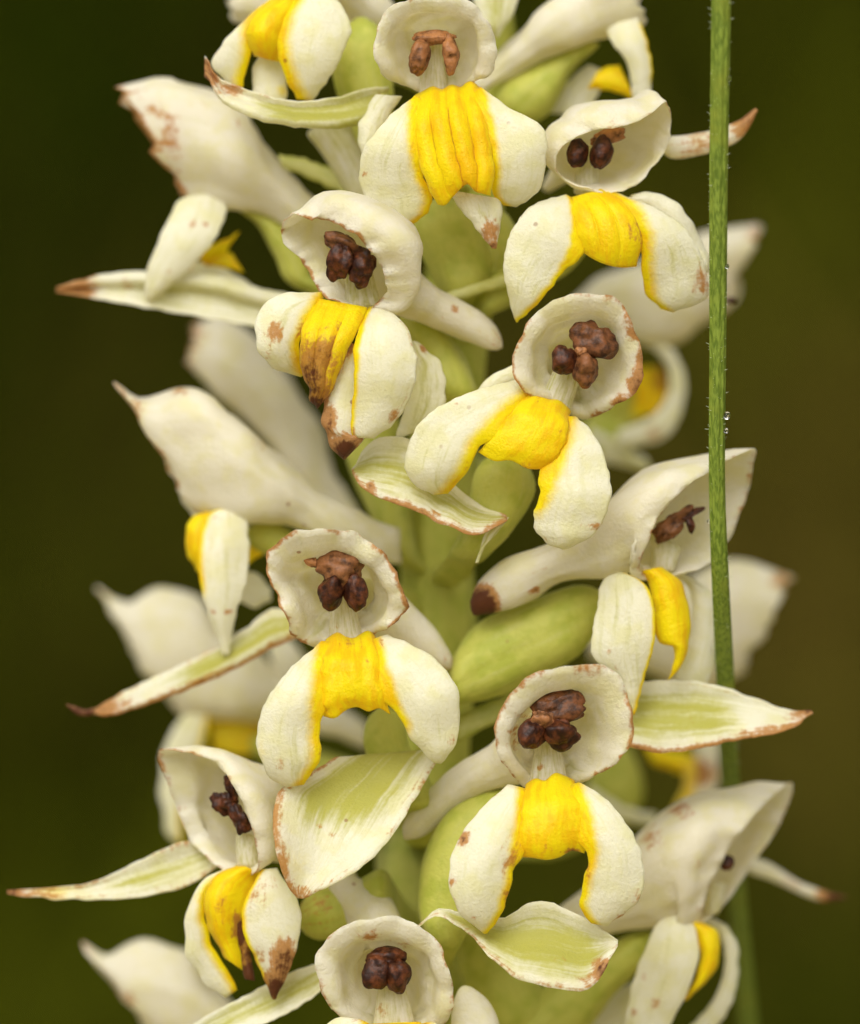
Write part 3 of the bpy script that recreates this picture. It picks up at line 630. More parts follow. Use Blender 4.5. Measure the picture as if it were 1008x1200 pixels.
# --- centre-right flower with brown rimmed hood
def flower_brown_rim():
    EXT[0] = 13
    f = flower('flower right of centre with brown-rimmed round hood and lip lobes spread wide', 540, 620, 50); d = 330
    cup(f, 'hood', '612,455,-8 600,428,-4 606,396,6 628,368,16 662,348,24 700,344,26 727,354,22 746,387,12 754,425,4 742,460,0 715,480,-6 690,491,-10 668,485,-14 638,470,-14',
        [(676, 418, -14, 76), (672, 418, -40, 70), (664, 425, -74, 50), (650, 440, -112, 32), (625, 470, -170, 22), (600, 500, -200, 4)], d,
        rb=.75, st=[(748, 455, 12, 1.1, 'b', 1.8), (730, 474, 13, 1.0, 'b'), (754, 428, 10, 1.1, 'b', 2), (742, 378, 12, .8, 'b', 1.5), (715, 348, 14, .75, 'b', .5), (680, 346, 14, .6, 'b', .4), (706, 487, 14, .9, 'b', .6)])
    c = column(f, '662,408 644,445 622,482', '684,415 674,462 668,494', [10, 13, 12], d-30, g=.5)
    blob(f, 'anther', 661, 422, d-2, 16, 17, 14, 0, parent=c); blob(f, 'anther', 686, 432, d-2, 16, 19, 14, -.2, tint=(.3, 0, 0), parent=c)
    blob(f, 'anther_cap', 696, 398, d-8, 30, 19, 14, .3, tint=(.18, 0, 0), parent=c, lump=.2)
    blob(f, 'stigma', 681, 412, d+2, 7, 6, 6, 0, tint=(.8, 0, 0), parent=c)
    lip = patch(f, 'lip', '618,464 594,490 576,514 560,533', '668,485 665,510 654,534 638,551', d, dv=[-36, 0, 9, 10, 2], bulge=9, ye=1, top=[-3, -10, -7, -11, -3], bot=[-4, 2, -3, 2, -2], st=[(612, 545, 10, .4, 'b', .5), (655, 505, 4, .5, 'b'), (630, 470, 5, .4, 'b')])
    patch(f, 'lobe', '608,444 545,462 497,490 476,530 480,562 508,580', '621,466 582,500 558,530 546,556 524,578', d, dv=[-30, 0, 10, 6, -14], bulge=20, yr=.22, g=.25, gm=.5, gv=(.55, 1), st=[(545, 545, 10, .45, 'b', 1.5), (532, 474, 4, .35, 'b')], parent=lip)
    patch(f, 'lobe', '662,488 654,530 634,578 625,610 638,634 660,644', '676,488 700,515 715,560 714,592 696,626 662,644', d, dv=[-24, 2, 10, 4, -12], bulge=20, yl=.2, yv=(0, .6), st=[(696, 616, 14, .65, 'b', .5), (640, 632, 8, .3, 'b')], parent=lip)
    patch(f, 'sepal', '412,549 438,516 480,515 520,556 560,590 594,604', '412,556 436,580 480,596 525,617 560,627 594,610', d-45, dv=[0, 6, 10, 10, 0], du=[-26, -20, -4, 10, 16], g=1, gm=.5, ebr=.75, st=[(434, 572, 8, 1.1, 'b'), (470, 590, 12, .6, 'b', .5), (505, 605, 14, .6, 'b', .6), (412, 552, 6, .5, 'b')])
    patch(f, 'sepal_fold', '596,606 585,622 570,636 560,660', '570,625 566,632 562,645 558,660', d-50, bulge=4, g=.6)
    tube(f, 'ovary', '555,520 555,560 545,600 530,640', '640,540 625,585 600,620 570,650', [30, 34, 30, 20], d=d-110, solid=True, g=.15, m=M['green'], ribs=5)
    patch(f, 'bract', '550,470 570,445 600,428', '560,478 580,458 606,446', d-60, bulge=5, g=.3)
flower_brown_rim()

# --- left middle flower in profile
def flower_left_middle():
    EXT[0] = 0
    f = flower('white flower in profile at mid left with upturned hood beak and hanging narrow lip', 480, 680, 0); d = 110
    tube(f, 'hood', '136,446 164,462 200,455 236,458 270,480 306,512 346,552 402,588 470,615', '230,604 240,607 258,610 280,612 304,614 332,618 362,628 400,645 470,665',
         [22, 42, 60, 62, 54, 44, 34, 26, 14], d=d, rb=.5, st=[(210, 458, 14, .5, 'b', .5), (160, 480, 8, .6, 'b', 2), (143, 455, 9, .5, 'b'), (306, 520, 12, .42, 'b'), (190, 530, 7, .5, 'b', 3)])
    lip = patch(f, 'lip', '246,598 224,608 217,638 230,670', '252,602 246,635 244,665', d+10, dv=[0, 10, 4], bulge=12, ye=1)
    patch(f, 'lobe', '240,596 232,648 236,690 250,735 262,768', '288,596 292,640 289,680 276,722 268,768', d+40, dv=[-8, 8, 8, -6], rt=.1, bulge=18, g=.22, gm=.5, yl=.12, yv=(0, .5), st=[(268, 716, 7, .9, 'b', .6), (250, 715, 5, .6, 'b'), (256, 605, 14, .4, 'b', .4)], parent=lip)
    patch(f, 'petal', '205,560 214,588 232,612', '240,556 246,585 252,608', d-34, bulge=8, g=.3)
    patch(f, 'lobe', '280,672 300,672 318,690', '276,700 295,712 318,704', d-60, bulge=8, parent=lip)
    patch(f, 'tip_lobe', '288,640 300,628 310,640', '290,662 300,655 310,645', d-30, bulge=4, ye=1, parent=lip, rough=1.5)
    tube(f, 'ovary', '290,612 320,612 352,625 420,660', '286,640 312,650 350,660 420,700', [16, 22, 24, 18], d=d-30, solid=True, g=.1, m=M['green'])
    patch(f, 'sepal', '360,722 320,713 285,738 240,765 150,808 108,832', '360,745 325,757 270,787 200,816 130,839 108,836', d+20, dv=[0, 6, 8, 2], du=[-10, -8, 0, 10, 8], g=.95, gm=.35, gv=(0, .5), ebr=.75, ebl=.3, tip=.9, tipn=.08, st=[(150, 826, 24, .6, 'b', .4), (262, 785, 8, .6, 'b', .5)])
    tube(f, 'sepal_tip', '112,828 100,831 90,828 77,824', '112,838 100,840 90,838 77,826', [5, 5, 4, 1], d=d+22, solid=True, st=[(95, 830, 40, 1.4, 'b')], nv=16, wob=.3)
flower_left_middle()

# --- centre flower with big green-white sepal
def flower_centre():
    EXT[0] = 13
    f = flower('central front-facing flower with frilly brown-edged hood above a broad green-centred sepal', 500, 900, 60); d = 335
    cup(f, 'hood', '309,672,-6 316,648,8 338,630,20 370,620,28 392,616,30 422,626,26 450,650,18 470,684,8 474,708,0 464,730,-6 444,744,-10 412,752,-14 380,757,-14 354,752,-10 340,740,-8 332,718,-8 324,698,-8',
        [(394, 688, -12, 76), (400, 684, -40, 70), (408, 690, -76, 50), (430, 708, -110, 34), (470, 735, -130, 26), (500, 755, -135, 22), (520, 774, -138, 14), (528, 784, -138, 2)], d,
        rb=1.0, wav=1.9, st=[(524, 776, 16, .4, 'b')])
    c = column(f, '392,680 386,724 384,762', '412,680 420,724 430,760', [11, 13, 12], d-34, g=.3, st=[(395, 738, 12, .25, 'b')])
    blob(f, 'anther', 389, 694, d-4, 16, 21, 14, .15, parent=c); blob(f, 'anther', 416, 693, d-4, 15, 21, 14, -.15, parent=c)
    blob(f, 'anther_cap', 397, 666, d-8, 26, 21, 14, .1, tint=(.4, 0, 0), parent=c, lump=.15)
    blob(f, 'stigma', 366, 658, d-16, 10, 7, 6, .4, tint=(1, 0, 0), parent=c)
    lip = patch(f, 'lip', '382,750 376,786 374,815 380,839', '441,750 449,780 453,808 457,836', d, dv=[-38, 0, 9, 10, 2], du=[0, 8, 6, 9, 6, 8, 0], ye=1, top=[0, -6, -9, -3, -2, -7, -10, -2], bot=[0, 3, -6, -9, -3, -6, 2], st=[(415, 755, 20, .3, 'b', .4), (430, 775, 5, .4, 'b')], rough=1.5)
    patch(f, 'lobe', '376,752 336,788 308,830 301,872 313,906 334,923', '383,752 377,800 375,850 375,888 356,920', d, dv=[-22, 4, 12, 6, -12], bulge=22, yr=.2, g=.22, gm=.5, gv=(.6, 1), st=[(306, 880, 8, .35, 'y', 2), (328, 895, 5, .5, 'b', 2), (374, 880, 5, .5, 'b', 2)], parent=lip)
    patch(f, 'lobe', '438,750 452,800 470,845 490,876 510,894', '456,744 500,765 530,795 539,828 534,872 516,896', d, dv=[-22, 4, 12, 6, -12], bulge=22, yl=.14, yv=(0, .62), g=.15, gm=.5, gv=(.6, 1), st=[(448, 754, 4, .8, 'b'), (530, 868, 8, .4, 'b')], parent=lip)
    patch(f, 'sepal', '392,888 360,908 326,930 321,980 334,1030 349,1053', '522,880 510,895 490,930 455,985 415,1022 354,1053', d-20, dv=[-50, -26, 0, 18, 22, 10], du=[6, -10, -16, -10, 6], g=1.15, gm=.3, gv=(0, .38), ebl=.7, ebr=.35,
          st=[(330, 1010, 10, .6, 'b', 3), (352, 1046, 16, .7, 'b', .6), (376, 968, 7, .5, 'b', .5), (390, 980, 5, .45, 'b'), (348, 1010, 20, .25, 'y'), (400, 1035, 14, .5, 'b', .5)], thick=9)
    tube(f, 'ovary', '420,830 425,870 440,910 450,950', '480,830 480,870 500,910 520,950', [26, 28, 28, 22], d=d-130, solid=True, m=M['green'], ribs=5)
flower_centre()

# --- right flower in three-quarter view behind the stalk
def flower_right():
    EXT[0] = 0
    f = flower('right side flower behind the grass stalk, its long spur ending in a brown tip', 540, 800, 50); d = 225
    cup(f, 'hood', '754,672,22 758,640,40 774,604,48 804,570,48 835,548,36 860,537,14 885,526,-10 881,560,-36 868,602,-46 846,644,-40 806,672,-10',
        [(790, 606, 0, 76, .3), (752, 612, -4, 62, .7), (715, 632, -6, 42, 1), (668, 655, -6, 30, 1), (620, 676, -8, 26, 1), (585, 694, -10, 22, 1), (564, 712, -10, 15, 1), (556, 722, -10, 3, 1)], d,
        rb=.5, st=[(564, 711, 21, 2.2, 'b', 1.2), (626, 692, 7, 1.0, 'b', .7), (640, 668, 40, .14, 'b'), (800, 582, 7, .5, 'b')])
    c = column(f, '762,620 762,645 764,672', '800,640 796,655 790,672', [10, 12, 12], d-6)
    blob(f, 'anther', 786, 617, d+4, 24, 11, 10, -.65, tint=(.35, 0, 0), parent=c, lump=.3); blob(f, 'anther', 805, 604, d, 14, 6, 6, -.4, parent=c, lump=.3); blob(f, 'anther', 809, 614, d+2, 5, 11, 5, -.2, parent=c)
    lip = patch(f, 'lip', '752,668 764,698 768,735 771,752 788,757 790,775 783,797', '776,665 800,686 809,728 806,760 797,782 784,797', d+6, dv=[0, 6, 2, -4], bulge=16, ye=1, st=[(805, 740, 14, .3, 'y')])
    patch(f, 'lobe', '706,668 699,715 693,765 716,790 736,822 742,838', '753,674 766,708 767,752 756,792 744,838', d+30, dv=[-8, 6, 6, -6, -12], rt=.12, bulge=20, g=.2, gm=.5, yr=.06, st=[(713, 762, 6, .5, 'b'), (725, 780, 5, .6, 'b')], parent=lip)
    patch(f, 'lobe', '780,668 806,688 812,730 802,770 790,795', '800,670 833,695 842,745 834,790 820,812', d-50, bulge=16, parent=lip)
    patch(f, 'sepal', '738,800 790,797 840,803 890,820 925,832 952,832', '732,874 770,882 810,879 862,868 922,856 953,835', d-5, dv=[0, 8, 10, 6, 0], du=[-22, -24, -8, 6, 12], g=1.0, gm=.34, gv=(0, .45), ebr=.8, ebl=.25, tip=.7, tipn=.08, st=[(860, 868, 22, .7, 'b', .35), (900, 858, 22, .85, 'b', .35), (946, 833, 9, 1.3, 'b'), (873, 860, 5, 1.0, 'b'), (810, 845, 6, .35, 'b')])
    tube(f, 'ovary', '712,676 660,690 600,712 556,738 528,775', '706,742 662,776 610,806 565,824 530,832', [22, 32, 36, 34, 22], d=d-50, solid=True, g=.12, m=M['green'], ribs=6, nu=60)
    patch(f, 'bract', '536,838 570,824 622,800', '538,868 575,850 625,822', d-90, bulge=6, g=.6, m=M['green'])
flower_right()

# --- lower centre-right flower
def flower_lower_centre():
    EXT[0] = 13
    f = flower('front-facing flower at lower centre right with clustered anthers above an arched yellow lip', 520, 1120, 50); d = 345
    cup(f, 'hood', '586,888,-6 578,852,4 598,814,16 638,786,26 690,777,28 718,784,24 736,815,14 742,850,6 734,880,0 708,906,-6 675,921,-12 645,925,-14 612,920,-12',
        [(658, 852, -14, 76), (646, 852, -42, 68), (632, 862, -78, 46), (600, 890, -110, 30), (550, 918, -125, 23), (512, 945, -130, 20), (484, 972, -132, 14), (474, 984, -132, 3)], d,
        rb=.7, st=[(690, 782, 20, .45, 'b', .5), (600, 862, 10, .45, 'b', 2), (612, 830, 14, .35, 'b'), (650, 800, 10, .2, 'b')])
    c = column(f, '630,845 624,890 620,928', '648,845 660,890 666,926', [11, 13, 12], d-34, g=.3, st=[(634, 899, 5, .6, 'b')])
    blob(f, 'anther', 622, 860, d-2, 15, 18, 14, .1, parent=c); blob(f, 'anther', 656, 860, d-2, 20, 18, 14, .1, parent=c, lump=.2)
    blob(f, 'anther_cap', 654, 832, d-10, 31, 18, 13, -.2, tint=(.15, 0, 0), parent=c, lump=.2)
    blob(f, 'stigma', 636, 842, d-2, 16, 11, 9, .1, tint=(.6, 0, 0), parent=c, lump=.2)
    lip = patch(f, 'lip', '615,921 611,955 607,985 609,1004', '673,919 683,950 688,980 686,1000', d, dv=[-36, 0, 9, 10, 2], bulge=9, ye=1, top=[-2, -8, -5, -13, -9, -3], bot=[0, 2, 5, 3, -4, 0], st=[(670, 998, 11, 1.2, 'b', .5), (625, 960, 5, .3, 'b'), (645, 995, 16, .3, 'b', .5)], rough=1.4)
    patch(f, 'lobe', '596,919 562,950 535,988 526,1026 533,1060 550,1081 568,1094', '614,924 611,965 605,1000 598,1040 586,1074 571,1094', d, dv=[-20, 4, 12, 6, -12], bulge=20, yr=.14, ebl=.18,
          st=[(543, 982, 8, 1.3, 'b', 1.0), (531, 1032, 5, .9, 'b'), (598, 1010, 14, .5, 'b', 2), (555, 1073, 4, .8, 'b'), (594, 1048, 7, .6, 'b')], parent=lip)
    patch(f, 'lobe', '672,920 684,955 691,1000 682,1040 680,1062 692,1082', '680,917 714,940 746,985 755,1026 748,1056 712,1085', d, dv=[-20, 4, 12, 4, -14], bulge=22, yl=.17, st=[(732, 1076, 16, .7, 'b', .5), (745, 1050, 10, .4, 'b', 1.5), (688, 1020, 5, .5, 'b', 3)], parent=lip)
    patch(f, 'sepal', '490,1086 512,1066 540,1068 590,1075 622,1057 655,1061 695,1082 724,1102', '486,1090 512,1074 546,1092 575,1122 605,1146 645,1157 692,1158 724,1108', d-20, dv=[-40, -30, -6, 4, 8, 4, 0], du=[-16, -22, -14, 6, 16], g=1.1, gm=.4, gv=(.2, .8), ebr=.35, st=[(708, 1138, 15, 1.25, 'b'), (650, 1156, 30, .35, 'b', .3), (655, 1125, 8, .35, 'b', .5), (690, 1152, 16, .6, 'b', .5)])
    tube(f, 'ovary', '560,920 520,960 492,1010 488,1060 500,1100', '640,930 610,985 585,1030 560,1070 540,1110', [26, 36, 38, 34, 24], d=d-120, solid=True, g=.1, m=M['green'], ribs=5)
flower_lower_centre()

# --- lower left flower turned left
def flower_lower_left():
    EXT[0] = 0
    f = flower('lower left flower turned left with angular hood and brown lip tip', 460, 1110, 20); d = 235
    cup(f, 'hood', '187,880,-10 215,879,10 242,888,28 265,908,40 282,938,46 296,975,44 304,1018,34 276,1024,4 246,1009,-16 223,985,-30 208,950,-34 194,912,-26',
        [(268, 946, 4, 70, .3), (288, 948, -26, 62, .6), (320, 965, -60, 44, .9), (360, 995, -90, 30, 1), (400, 1030, -110, 24, 1), (430, 1060, -120, 5, 1)], d, rb=.6, st=[(300, 890, 16, .25, 'b'), (212, 948, 8, .3, 'b')])
    c = column(f, '276,975 276,995 278,1018', '300,975 302,995 304,1018', [9, 10, 10], d+16)
    blob(f, 'anther', 282, 962, d+22, 11, 20, 10, -.55, parent=c, lump=.2); blob(f, 'anther', 264, 940, d+12, 12, 14, 9, -.5, parent=c, lump=.28); blob(f, 'anther_cap', 272, 922, d+16, 7, 16, 8, -.3, parent=c, lump=.2)
    lip = patch(f, 'lip', '282,1014 256,1024 240,1050 244,1086 264,1122', '308,1022 294,1044 286,1068 286,1100 290,1140', d+4, dv=[0, 10, 6, -2], du=[0, 14, 12, 4, -4], ye=1, st=[(278, 1085, 9, .9, 'b', 2.2), (258, 1062, 12, .3, 'b', 2)])
    patch(f, 'lobe', '276,1014 240,1030 220,1065 217,1110 235,1146 264,1170', '282,1018 246,1042 240,1070 250,1110 268,1138 278,1160', d-4, dv=[0, 8, 4, -8], bulge=12, yr=.3, g=.12, parent=lip)
    patch(f, 'lobe', '306,1020 286,1058 285,1092 300,1126 320,1171', '324,1018 350,1058 352,1090 342,1130 323,1171', d+28, dv=[-8, 6, 8, 0, -10], bulge=20, yl=.08, st=[(333, 1128, 18, 1.2, 'b', 1.7), (324, 1158, 18, 1.5, 'b', 1.2), (302, 1122, 14, .5, 'b', 1.4), (300, 1040, 18, .4, 'b', 1.5), (320, 1035, 10, .35, 'b')], parent=lip)
    patch(f, 'tip_lobe', '268,1080 280,1110 287,1148', '285,1074 293,1108 298,1149', d+12, bulge=6, ye=.8, eb=.5, st=[(278, 1092, 16, 1.9, 'b', 1.6), (292, 1142, 14, 1.9, 'b', 1.4), (287, 1118, 14, 1.3, 'b', 1.5)], parent=lip)
    patch(f, 'sepal', '258,982 215,986 170,1005 110,1033 60,1040 8,1043', '256,1016 215,1040 150,1053 80,1054 45,1052 8,1048', d-40, dv=[0, 6, 4, 0], du=[-4, -8, 2, 6], g=.75, gm=.45, gv=(0, .45), eb=.3, tip=.55, tipn=.2, st=[(14, 1046, 14, 1.2, 'b'), (108, 1032, 10, .6, 'b', .5), (60, 1046, 30, .5, 'y', .5)])
    patch(f, 'sepal', '385,1125 340,1140 285,1168 235,1195 200,1225', '392,1150 350,1180 310,1200 270,1215 220,1240', d-10, dv=[0, 6, 8], du=[-6, -8, 0, 8], g=.8, gm=.4)
    tube(f, 'ovary', '345,1050 375,1040 415,1030 450,1020', '350,1110 380,1105 415,1090 455,1075', [22, 26, 26, 20], d=d-40, solid=True, m=M['green'], ribs=8, nu=60, st=[(375, 1070, 34, .35, 'b')])
flower_lower_left()

# --- bottom flower cut by the frame
def flower_bottom():
    EXT[0] = 13
    f = flower('flower at the bottom edge of frame showing only its hood with a dark anther', 500, 1330, 40); d = 325
    cup(f, 'hood', '370,1128,-4 384,1098,8 410,1082,18 440,1074,24 468,1074,24 495,1090,18 518,1114,10 532,1152,2 530,1186,-4 508,1206,-10 465,1216,-14 420,1208,-12 388,1180,-8',
        [(450, 1144, -14, 76), (455, 1136, -42, 74), (452, 1120, -78, 56), (440, 1085, -105, 34), (418, 1058, -120, 24), (396, 1036, -130, 18), (380, 1022, -132, 4)], d, rb=.5, st=[(432, 1094, 16, .62, 'b', .45), (470, 1100, 16, .35, 'b', .6), (376, 1150, 10, .3, 'b')])
    c = column(f, '446,1135 440,1180 434,1218', '466,1135 482,1180 490,1218', [12, 14, 12], d-26, g=.3, st=[(448, 1184, 9, .35, 'b', 1.6), (486, 1160, 5, .6, 'b', 5)])
    blob(f, 'anther', 442, 1140, d-8, 17, 21, 14, .2, parent=c); blob(f, 'anther', 466, 1142, d-8, 15, 22, 14, -.2, parent=c); blob(f, 'anther_cap', 452, 1122, d-14, 24, 12, 12, 0, parent=c)
    lip = patch(f, 'lip', '432,1200 428,1230 424,1260 426,1290', '494,1198 500,1230 505,1260 506,1290', d, dv=[-22, 3, 10, -4], bulge=8, ye=1, ridges=3, ramp=3)
    patch(f, 'lobe', '420,1194 388,1196 356,1240 345,1290 360,1340 385,1370', '434,1200 428,1240 424,1300 415,1340 390,1370', d, dv=[-14, 4, 10, -10], bulge=20, yr=.18, st=[(420, 1196, 9, .5, 'b', .5)], parent=lip)
    patch(f, 'lobe', '494,1200 502,1240 508,1300 520,1340 545,1370', '508,1198 545,1220 575,1270 580,1320 550,1370', d, dv=[-20, 4, 10, -10], bulge=20, yl=.18, parent=lip)
    tube(f, 'sepal', '528,1158 550,1156 572,1172 584,1200 588,1240', '528,1230 540,1235 552,1240 565,1245 580,1250', [14, 18, 18, 16, 8], d=d-70, solid=True)
    patch(f, 'sepal', '420,1340 400,1380 410,1430 450,1470', '520,1340 530,1380 510,1430 455,1470', d-30, bulge=10, g=.9, gm=.3)
    tube(f, 'ovary', '480,1080 520,1090 540,1140 560,1200', '530,1040 580,1070 620,1120 640,1200', [20, 30, 34, 30], d=d-230, solid=True, m=M['green'])
flower_bottom()

# --- lower right flower in profile
def flower_lower_right():
    EXT[0] = 0
    f = flower('soft white flower at lower right, its hood hiding part of the grass stalk', 560, 1210, 10); d = 125
    cup(f, 'hood', '822,1077,20 831,1040,36 850,1004,42 872,972,40 895,942,26 928,917,-14 923,945,-34 904,982,-42 881,1016,-40 855,1052,-28 834,1074,-4',
        [(838, 1005, 0, 78, .35), (796, 1012, -4, 68, .75), (752, 1040, -8, 46, 1), (710, 1062, -14, 32, 1), (660, 1085, -20, 24, 1), (620, 1110, -30, 5, 1)], d, rb=.3,
        st=[(800, 950, 18, .7, 'b', .6), (765, 985, 16, .5, 'b', 1.3), (818, 1012, 6, .5, 'b'), (820, 1060, 10, .3, 'b')])
    c = column(f, '828,1030 828,1050 828,1074', '852,1034 848,1052 842,1072', [9, 10, 8], d)
    blob(f, 'anther', 853, 1011, d+14, 8, 9, 8, .3, parent=c)
    lip = patch(f, 'lip', '806,1082 820,1110 816,1145 800,1172', '818,1078 840,1092 843,1124 828,1150 804,1172', d+6, dv=[0, 8, 4, -4], bulge=14, ye=1)
    patch(f, 'lobe', '775,1072 756,1112 739,1160 731,1215', '810,1072 819,1110 810,1152 780,1212', d+24, dv=[-6, 6, 4, -8], rt=.1, bulge=18, g=.2, gm=.5, st=[(755, 1144, 6, .6, 'b'), (768, 1176, 9, .6, 'b'), (745, 1186, 5, .5, 'b')], parent=lip)
    patch(f, 'lobe', '820,1078 845,1098 848,1140 830,1180 790,1220', '838,1076 862,1100 864,1150 850,1190 815,1230', d-60, bulge=14, parent=lip)
    tube(f, 'sepal', '870,1002 900,1012 935,1032 965,1045 996,1051', '868,1018 898,1030 930,1047 962,1054 996,1052', [6, 7, 6, 4, .5], d=d-190, solid=True, st=[(985, 1051, 28, 1.5, 'b'), (930, 1035, 16, .4, 'b')])
    tube(f, 'ovary', '780,1080 730,1100 680,1130 630,1165 590,1210', '760,1130 720,1165 690,1200 660,1230 620,1260', [18, 28, 30, 30, 22], d=d-30, solid=True, g=.05, m=M['green'], nu=48)
    patch(f, 'sepal', '740,1150 700,1175 660,1200 640,1230', '790,1170 770,1200 740,1225 690,1240', d-90, bulge=10)
flower_lower_right()

# --- top right flower seen from its side
def flower_top_right():
    EXT[0] = 0
    f = flower('half hidden flower at top right seen from the side, yellow lip folded under', 570, 100, 0); d = 90
    tube(f, 'hood', '742,-60 700,-52 665,-22 634,12 600,46 566,78 540,105', '752,22 732,36 706,46 682,52 650,66 600,92 550,122', [40, 54, 50, 40, 28, 20, 12], d=d, rb=.2)
    lip = patch(f, 'lip', '700,84 712,78 726,76', '690,104 715,106 744,116', d-4, bulge=8, ye=1)
    patch(f, 'lobe', '702,22 718,50 736,78 742,120', '742,8 757,44 764,80 761,124', d+30, dv=[-8, 6, 4, -8], bulge=16, yr=.08, yv=(.2, .7), parent=lip)
    patch(f, 'lobe', '640,132 655,105 690,75', '690,135 700,112 712,85', d-40, bulge=10, parent=lip)
    tube(f, 'ovary', '704,44 670,52 635,66 600,88 580,120', '700,62 672,84 655,108 635,136 610,150', [14, 24, 30, 28, 18], d=d-10, solid=True, g=.1, m=M['green'])
flower_top_right()

# --- blurred flowers on the far side of the spike
def back_right_upper():
    f = flower('blurred white flower behind the grass stalk at right, below the upper right flower', 540, 430, -60); d = -250
    tube(f, 'hood', '892,264 850,268 805,285 760,300 715,320 660,360', '850,362 828,376 800,396 765,402 725,392 670,400', [26, 48, 54, 44, 30, 14], d=d, rb=.4, st=[(885, 272, 12, .6, 'b'), (722, 392, 12, .4, 'b')])
    lip = patch(f, 'lip', '735,430 745,460 740,490', '775,430 782,455 770,485', d-10, bulge=-14, ye=.9, st=[(776, 440, 14, .8, 'b', 1.6)])
    patch(f, 'lobe', '762,405 780,425 784,455 768,485 725,505', '778,400 800,430 800,478 775,516 722,524', d+20, bulge=12, st=[(765, 508, 10, .5, 'b')], parent=lip)
    tube(f, 'ovary', '700,400 690,450 680,500', '740,400 750,450 740,520', [20, 28, 20], d=d-40, solid=True, m=M['green'], st=[(735, 480, 22, .35, 'b')])
    patch(f, 'sepal', '690,500 730,520 760,540', '690,540 725,545 765,555', d, bulge=8, g=.5)
    blob(f, 'sepal_tip', 857, 352, 60, 7, 4, 4, .2, m=M['anther'])
back_right_upper()

def back_right_middle():
    f = flower('blurred white flower at right, below the hood crossed by the grass stalk', 540, 850, -60); d = -250
    tube(f, 'hood', '926,680 880,664 845,660 805,675 760,700 690,740', '868,786 845,800 815,806 785,795 745,780 690,775', [24, 44, 52, 44, 30, 14], d=d, rb=.3, st=[(915, 680, 14, .5, 'b')])
    lip = patch(f, 'lip', '755,872 790,880 830,888', '765,895 795,905 822,918', d-10, bulge=10, ye=1)
    patch(f, 'lobe', '800,890 802,915 790,945 775,960', '822,892 820,925 808,950 795,965', d, bulge=8, ye=.75, parent=lip)
    patch(f, 'lobe', '805,850 815,885 815,925 800,960', '838,850 842,885 840,920 820,965', d+10, bulge=10, st=[(826, 905, 18, .85, 'b', 1.2)], parent=lip)
    patch(f, 'sepal', '690,920 730,945 770,955', '690,940 730,962 770,968', d, bulge=5, g=.4)
    tube(f, 'ovary', '700,860 690,910 660,960', '760,880 750,940 700,990', [20, 26, 20], d=d-60, solid=True, m=M['green'])
back_right_middle()

def back_left_middle():
    f = flower('blurred pinkish white flower at left, behind the sepal of the mid left flower', 470, 870, -60); d = -240
    tube(f, 'hood', '117,694 152,712 190,690 226,700 262,735 310,770 360,800 430,850', '176,796 192,818 218,832 250,842 285,848 320,850 360,856 430,880', [20, 40, 52, 52, 44, 36, 28, 14], d=d, rb=.25, st=[(120, 698, 10, .4, 'b')])
    lip = patch(f, 'lip', '245,842 275,838 310,850', '250,880 280,885 312,880', d-20, bulge=8, ye=.85)
    patch(f, 'lobe', '215,838 195,870 188,920 196,975 210,990', '246,838 240,870 225,900 215,950 214,990', d+20, bulge=12, g=.25, yr=.15, parent=lip)
    tube(f, 'ovary', '280,850 330,860 400,890', '285,880 330,900 400,930', [14, 20, 16], d=d-20, solid=True, m=M['green'])
    tube(f, 'petal', '310,760 335,745 350,760', '330,800 350,800 365,795', [10, 14, 8], d=d+20, solid=True)
back_left_middle()

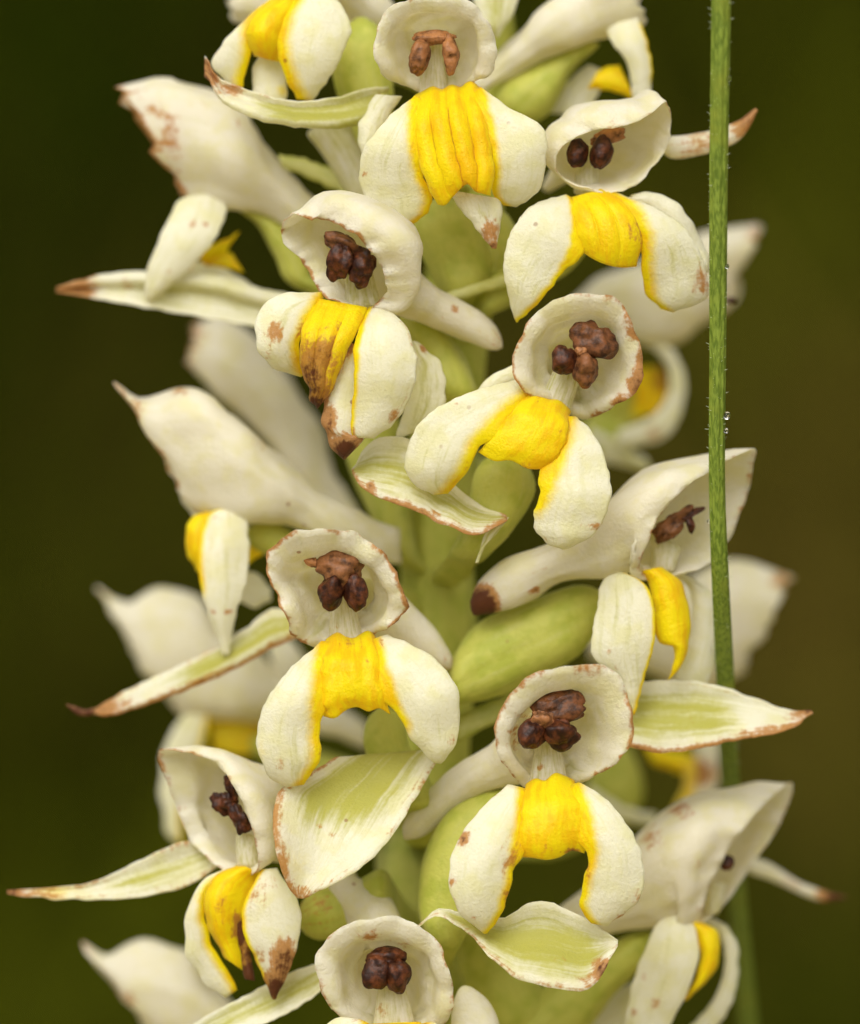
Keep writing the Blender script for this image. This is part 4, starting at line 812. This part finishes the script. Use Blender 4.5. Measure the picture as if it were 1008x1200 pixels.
def back_left_upper():
    f = flower('blurred white flower at left, between the two left flowers in profile', 500, 620, -60); d = -200
    tube(f, 'hood', '230,380 262,376 305,398 340,440 374,500 392,555 420,610', '222,424 252,460 286,490 316,528 345,570 372,596 420,640', [26, 44, 48, 44, 36, 26, 12], d=d, rb=.6, st=[(232, 392, 12, .5, 'b'), (225, 430, 10, .4, 'b')])
    tube(f, 'ovary', '385,440 400,500 420,570 450,640', '440,430 470,500 480,570 490,650', [24, 32, 34, 26], d=40, solid=True, g=.3, m=M['green'])
back_left_upper()

def back_left_lower():
    f = flower('blurred white hood with curled beak at the bottom left corner', 440, 1290, -60); d = -110
    tube(f, 'hood', '97,1112 126,1124 168,1107 206,1112 240,1136 275,1180 320,1230 400,1280', '170,1200 186,1216 206,1232 230,1250 258,1264 290,1278 330,1290 400,1310', [18, 40, 54, 56, 50, 40, 28, 14], d=d, rb=.4, st=[(102, 1116, 9, .5, 'b'), (150, 1175, 7, .5, 'b', 3)])
    lip = patch(f, 'lip', '215,1250 200,1275 205,1310', '235,1250 226,1280 225,1310', d, bulge=10, ye=1)
    patch(f, 'lobe', '222,1250 218,1290 232,1340 245,1370', '265,1255 270,1290 262,1340 250,1370', d+30, bulge=14, parent=lip)
    tube(f, 'ovary', '290,1260 350,1290 420,1320', '285,1300 345,1330 420,1360', [14, 20, 16], d=d-20, solid=True, m=M['green'])
back_left_lower()

def back_top_left():
    f = flower('sliver of a blurred white hood at the top edge left of the yellow lip', 560, 60, -60); d = 20
    tube(f, 'hood', '262,-30 300,-70 350,-60 400,-20 440,20 470,60', '276,22 305,32 350,30 385,40 420,60 455,90', [30, 44, 44, 34, 24, 12], d=d, rb=.2)
    tube(f, 'ovary', '400,20 430,40 470,60', '395,60 425,80 465,100', [14, 20, 18], d=d-30, solid=True, m=M['green'])
back_top_left()
def back_top():
    f = flower('white and green petal edge at the top edge right of the top centre hood', 580, -40, -20); d = 120
    patch(f, 'sepal', '550,-60 552,-20 560,20 578,44', '612,-60 610,-20 602,15 582,44', d, bulge=8, g=.8, gm=.5)
    cup(f, 'hood', '560,-150,0 590,-190,20 630,-190,20 655,-150,0 640,-105,-20 600,-90,-20 570,-110,-10', [(608, -140, -20, 55), (606, -138, -60, 40), (596, -120, -100, 20), (585, -90, -120, 4)], d)
    patch(f, 'lip', '585,-100 570,-60 575,-30', '630,-100 645,-60 635,-30', d-10, bulge=12, ye=1)
back_top()
